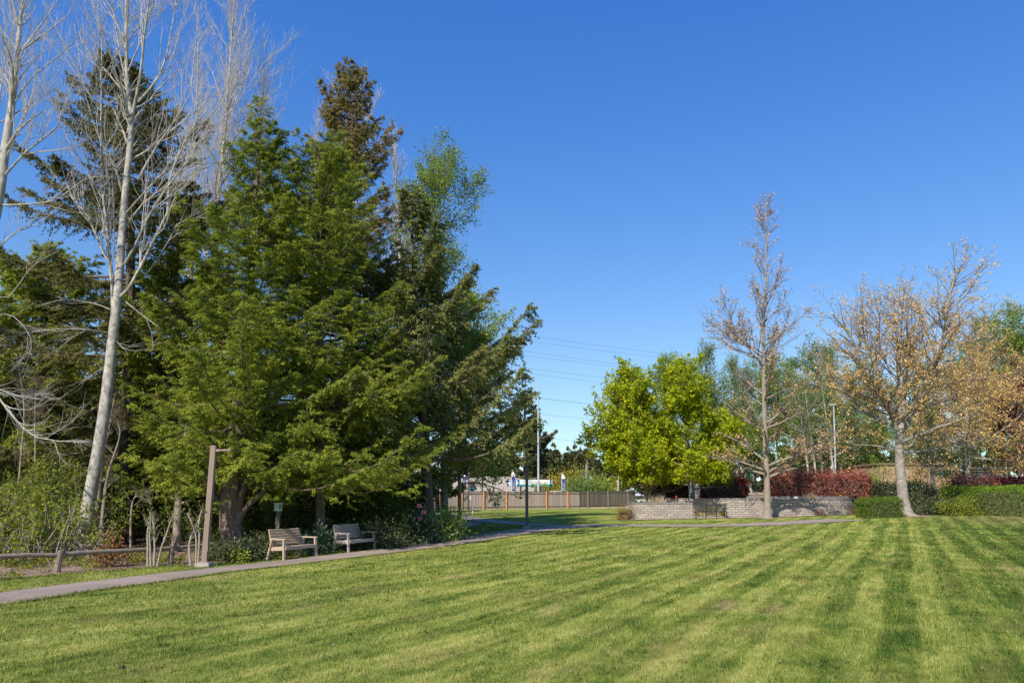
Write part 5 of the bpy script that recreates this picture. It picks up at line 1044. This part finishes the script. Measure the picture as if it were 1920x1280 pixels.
# ---- streetlights & poles
def poly_tube(n, pts, r0, r1, mat, t, sides=10, k=16):
    q = resample(np.array(pts), k); return mk(n, *tubes(q, np.linspace(r0, r1, k), sides), M[mat], t, smooth=True)
g = GY(1010, 88); t = thing('streetlight', 'tall grey streetlight with curved arm reaching left beside the clinic sign', 'streetlight', g); Y = 88
poly_tube('pole', [g, pxm(1009.5, 880, Y), pxm(1009, 740, Y)], .15, .085, 'galv', t); poly_tube('arm', [pxm(1009, 742, Y), pxm(1007.5, 722, Y), pxm(1000, 708, Y), pxm(990, 704, Y), pxm(972, 705, Y)], .075, .045, 'galv', t, k=20)
q = pxm(967, 705.5, Y); sh_ = mk('lamp_head', *cat_([box(tuple(q), (.62, .26, .13), taper=.8)]), M['galv'], t); mk('lens', *box(tuple(q+np.array((-.04, 0, -.08))), (.34, .18, .05)), M['white'], sh_)
mk('base_plate', *box(tuple(g+zz*.1), (.5, .5, .25)), M['concrete'], t)
g = GY(1567, 62); t = thing('streetlight', 'slim white pole rising behind the red hedge', 'streetlight', g); poly_tube('pole', [g, pxm(1566, 860, 62), pxm(1563, 760, 62)], .08, .05, 'galv', t); mk('lamp_head', *box(tuple(pxm(1561, 758, 62)), (.6, .25, .12)), M['galv'], t)
def upole(label, px, ytop, Y, r, arm=False, mats=('log', 'galv')):
    g = GY(px, Y); t = thing('utility_pole', label, 'utility pole', g); top = pxm(px, ytop, Y); poly_tube('pole', [g, (g+top)/2, top], r, r*.75, mats[0], t)
    mk('conduit', *tubes(np.array([g+np.array((-r*1.5, -.05, 0)), np.array((top[0]-r*1.3, top[1]-.05, top[2]-.6))]), np.array((.05, .05)), 6), M[mats[1]], t)
    if arm: mk('crossarm', *box(tuple(top-zz*.4), (1.9, .12, .12)), M['log'], t)
    return t
upole('brown utility pole with pale conduit at the left edge of the maple', 1101, 862, 96, .13)
upole('pale utility pole seen under the left maple crown', 1159, 880, 96, .15, mats=('twigwt', 'orangew'))
# ---- houses beyond the fence
def hut(name, label, px0, px1, pe, pr, Y, depth, roof, wall, group=None, cat='building'):
    a = pxm(px0, pe, Y); b = pxm(px1, pe, Y); r = pxm((px0+px1)/2, pr, Y); g = float(H(a[0], Y)); t = thing(name, label, cat, ((a[0]+b[0])/2, Y, g), group=group); ez = a[2]
    prism_roof('roof', [(a[0], Y, ez), (b[0], Y, ez), (b[0], Y+depth, ez), (a[0], Y+depth, ez)], [(a[0]+(b[0]-a[0])*.28, Y+depth/2, r[2]), (a[0]+(b[0]-a[0])*.72, Y+depth/2, r[2])], .3, M[roof], t)
    mk('walls', *box(((a[0]+b[0])/2, Y+depth/2, (g+ez-.2)/2), (b[0]-a[0]-.5, depth-.6, ez-.22-g)), M[wall], t)
    for k in range(3):
        x = a[0]+(b[0]-a[0])*(k+.8)/3.6; w = mk('window', *box((x, Y+.27, g+(ez-g)*.55), ((b[0]-a[0])*.16, .06, (ez-g)*.34)), M['darkglass'], t)
        mk('window_frame', *cat_([box((x, Y+.24, g+(ez-g)*s), ((b[0]-a[0])*.18, .08, .07)) for s in (.37, .73)]), M['white'], w)
    return t
hut('house', 'house with orange roof seen above the dark fence', 1134, 1178, 929, 921, 105, 6, 'roofor', 'tanwall')
hut('house', 'house with white gable and grey roof left of the maple trunk', 1172, 1212, 929, 917, 102, 6, 'roofgy', 'white')
# shop with red band
Y = 78; a = pxm(1305, 930, Y); b = pxm(1408, 893, Y); g = float(H(a[0], Y)); t = thing('shop_building', 'white shop with a red band seen behind the dark photinia', 'shop', ((a[0]+b[0])/2, Y, g))
mk('walls', *box(((a[0]+b[0])/2, Y+3, (g+b[2])/2), (b[0]-a[0], 6, b[2]-g)), M['white'], t); mk('red_band', *box(((a[0]+b[0])/2, Y-.03, b[2]-.35), (b[0]-a[0]+.1, .1, .7)), M['red'], t)
mk('roof', *box(((a[0]+b[0])/2, Y+3, b[2]+.1), (b[0]-a[0]+.4, 6.4, .2)), M['roofgy'], t)
for x in (1320, 1340, 1362, 1384, 1395): q = pxm(x, 922, Y); mk('window', *box((q[0], Y-.02, q[2]), (.7, .08, 1.0)), M['darkglass'], t)
q = pxm(1396, 924, Y); mk('poster', *box((q[0], Y-.08, q[2]+.1), (.3, .02, .35)), M['red'], t)
g = GY(1404, 76); q = pxm(1404, 894, 76); t = thing('green_sign', 'green sign on a post at the right edge of the second maple', 'sign', g); mk('sign_panel', *box(tuple(q), (.35, .12, .9)), M['green'], t); mk('sign_post', *tubes(np.array([g, q-zz*.4]), np.array((.06, .06)), 8), M['orangew'], t)
# vehicle-sized white canopy edge seen under the hedge
# tan building on the right
M['tanroof'] = surf('tan_roof_edge', (.26,.19,.13), (.20,.15,.10), 4, .9)
Y = 70; a = pxm(1655, 932, Y); b = pxm(1800, 869, Y); g = float(H(b[0], Y)); t = thing('tan_building', 'tan stucco building with dark roof behind the oak and hedges', 'building', ((a[0]+b[0])/2, Y, g)); xm_ = (a[0]+b[0])/2
mk('walls', *box((xm_, Y+3, (g+b[2]-.1)/2), (b[0]-a[0], 6, b[2]-g-.1)), M['tanwall'], t)
mk('roof', *cat_([box((xm_, Y+3, b[2]-.02), (b[0]-a[0]+.3, 6.3, .14))]), M['tanroof'], t)
w0 = pxm(1745, 892, Y); w1 = pxm(1787, 881, Y); wc = (w0+w1)/2; win = mk('window', *box((wc[0], Y-.01, wc[2]), (w1[0]-w0[0], .06, w1[2]-w0[2])), M['darkglass'], t)
mk('window_frame', *cat_([box((wc[0], Y-.04, z), (w1[0]-w0[0]+.1, .05, .06)) for z in (w0[2], w1[2])]+[box((x, Y-.043, wc[2]), (.06, .05, w1[2]-w0[2]-.07)) for x in (w0[0], wc[0], w1[0])]), M['galv'], win)
d_ = pxm(1665, 905, Y); mk('door', *box((d_[0], Y-.02, g+1.05), (1.0, .08, 2.1)), M['brownroof'], t)
M['shedshade'] = surf('grey_blue_boards', (.26,.28,.32), (.20,.22,.25), 4, .8)  # white shed walls, with bluish shade put into the colour
Y = 76; a = pxm(1833, 925, Y); b = pxm(1880, 884, Y); g = float(H(b[0], Y)); t = thing('white_shed', 'small white building with blue marks behind the second oak', 'building', ((a[0]+b[0])/2, Y, g))
mk('walls', *box(((a[0]+b[0])/2, Y+1.5, (g+b[2])/2), (b[0]-a[0], 3, b[2]-g)), M['shedshade'], t); mk('roof', *box(((a[0]+b[0])/2, Y+1.5, b[2]+.06), (b[0]-a[0]+.4, 3.4, .15)), M['brownroof'], t)
for x in (1845, 1852): q = pxm(x, 890, Y); mk('blue_mark', *box((q[0], Y-.02, q[2]), (.22, .04, .28)), M['blue'], t)

# ---- power lines
for i, (x1, y1, x2, y2, ord_) in enumerate(((975, 621, 1295, 667, 'highest'), (965, 630, 1292, 674, 'second highest'), (945, 647, 1227, 687, 'third from the top'), (940, 655, 1235, 692, 'fourth from the top'), (985, 684, 1155, 705, 'fifth from the top'), (975, 692, 1150, 715, 'sixth from the top'), (1025, 742, 1122, 754, 'third from the bottom'), (1060, 775, 1110, 780, 'second from the bottom, faintest'), (1030, 815, 1101, 824, 'lowest'))):
    m_ = (y2-y1)/(x2-x1); X1 = 700; X2 = 1330; a = pxm(X1, y1+m_*(X1-x1), 120); b = pxm(X2, y2+m_*(X2-x2), 165); q = np.linspace(a, b, 20); q[:, 2] -= .6*np.sin(np.linspace(0, math.pi, 20))
    tag(mk('power_line', *tubes(q, np.full(20, .022 if i != 6 else .035), 5), M['wire'], smooth=True), f'thin power line across the sky, {ord_} of nine', 'power line', group='power lines crossing the sky')
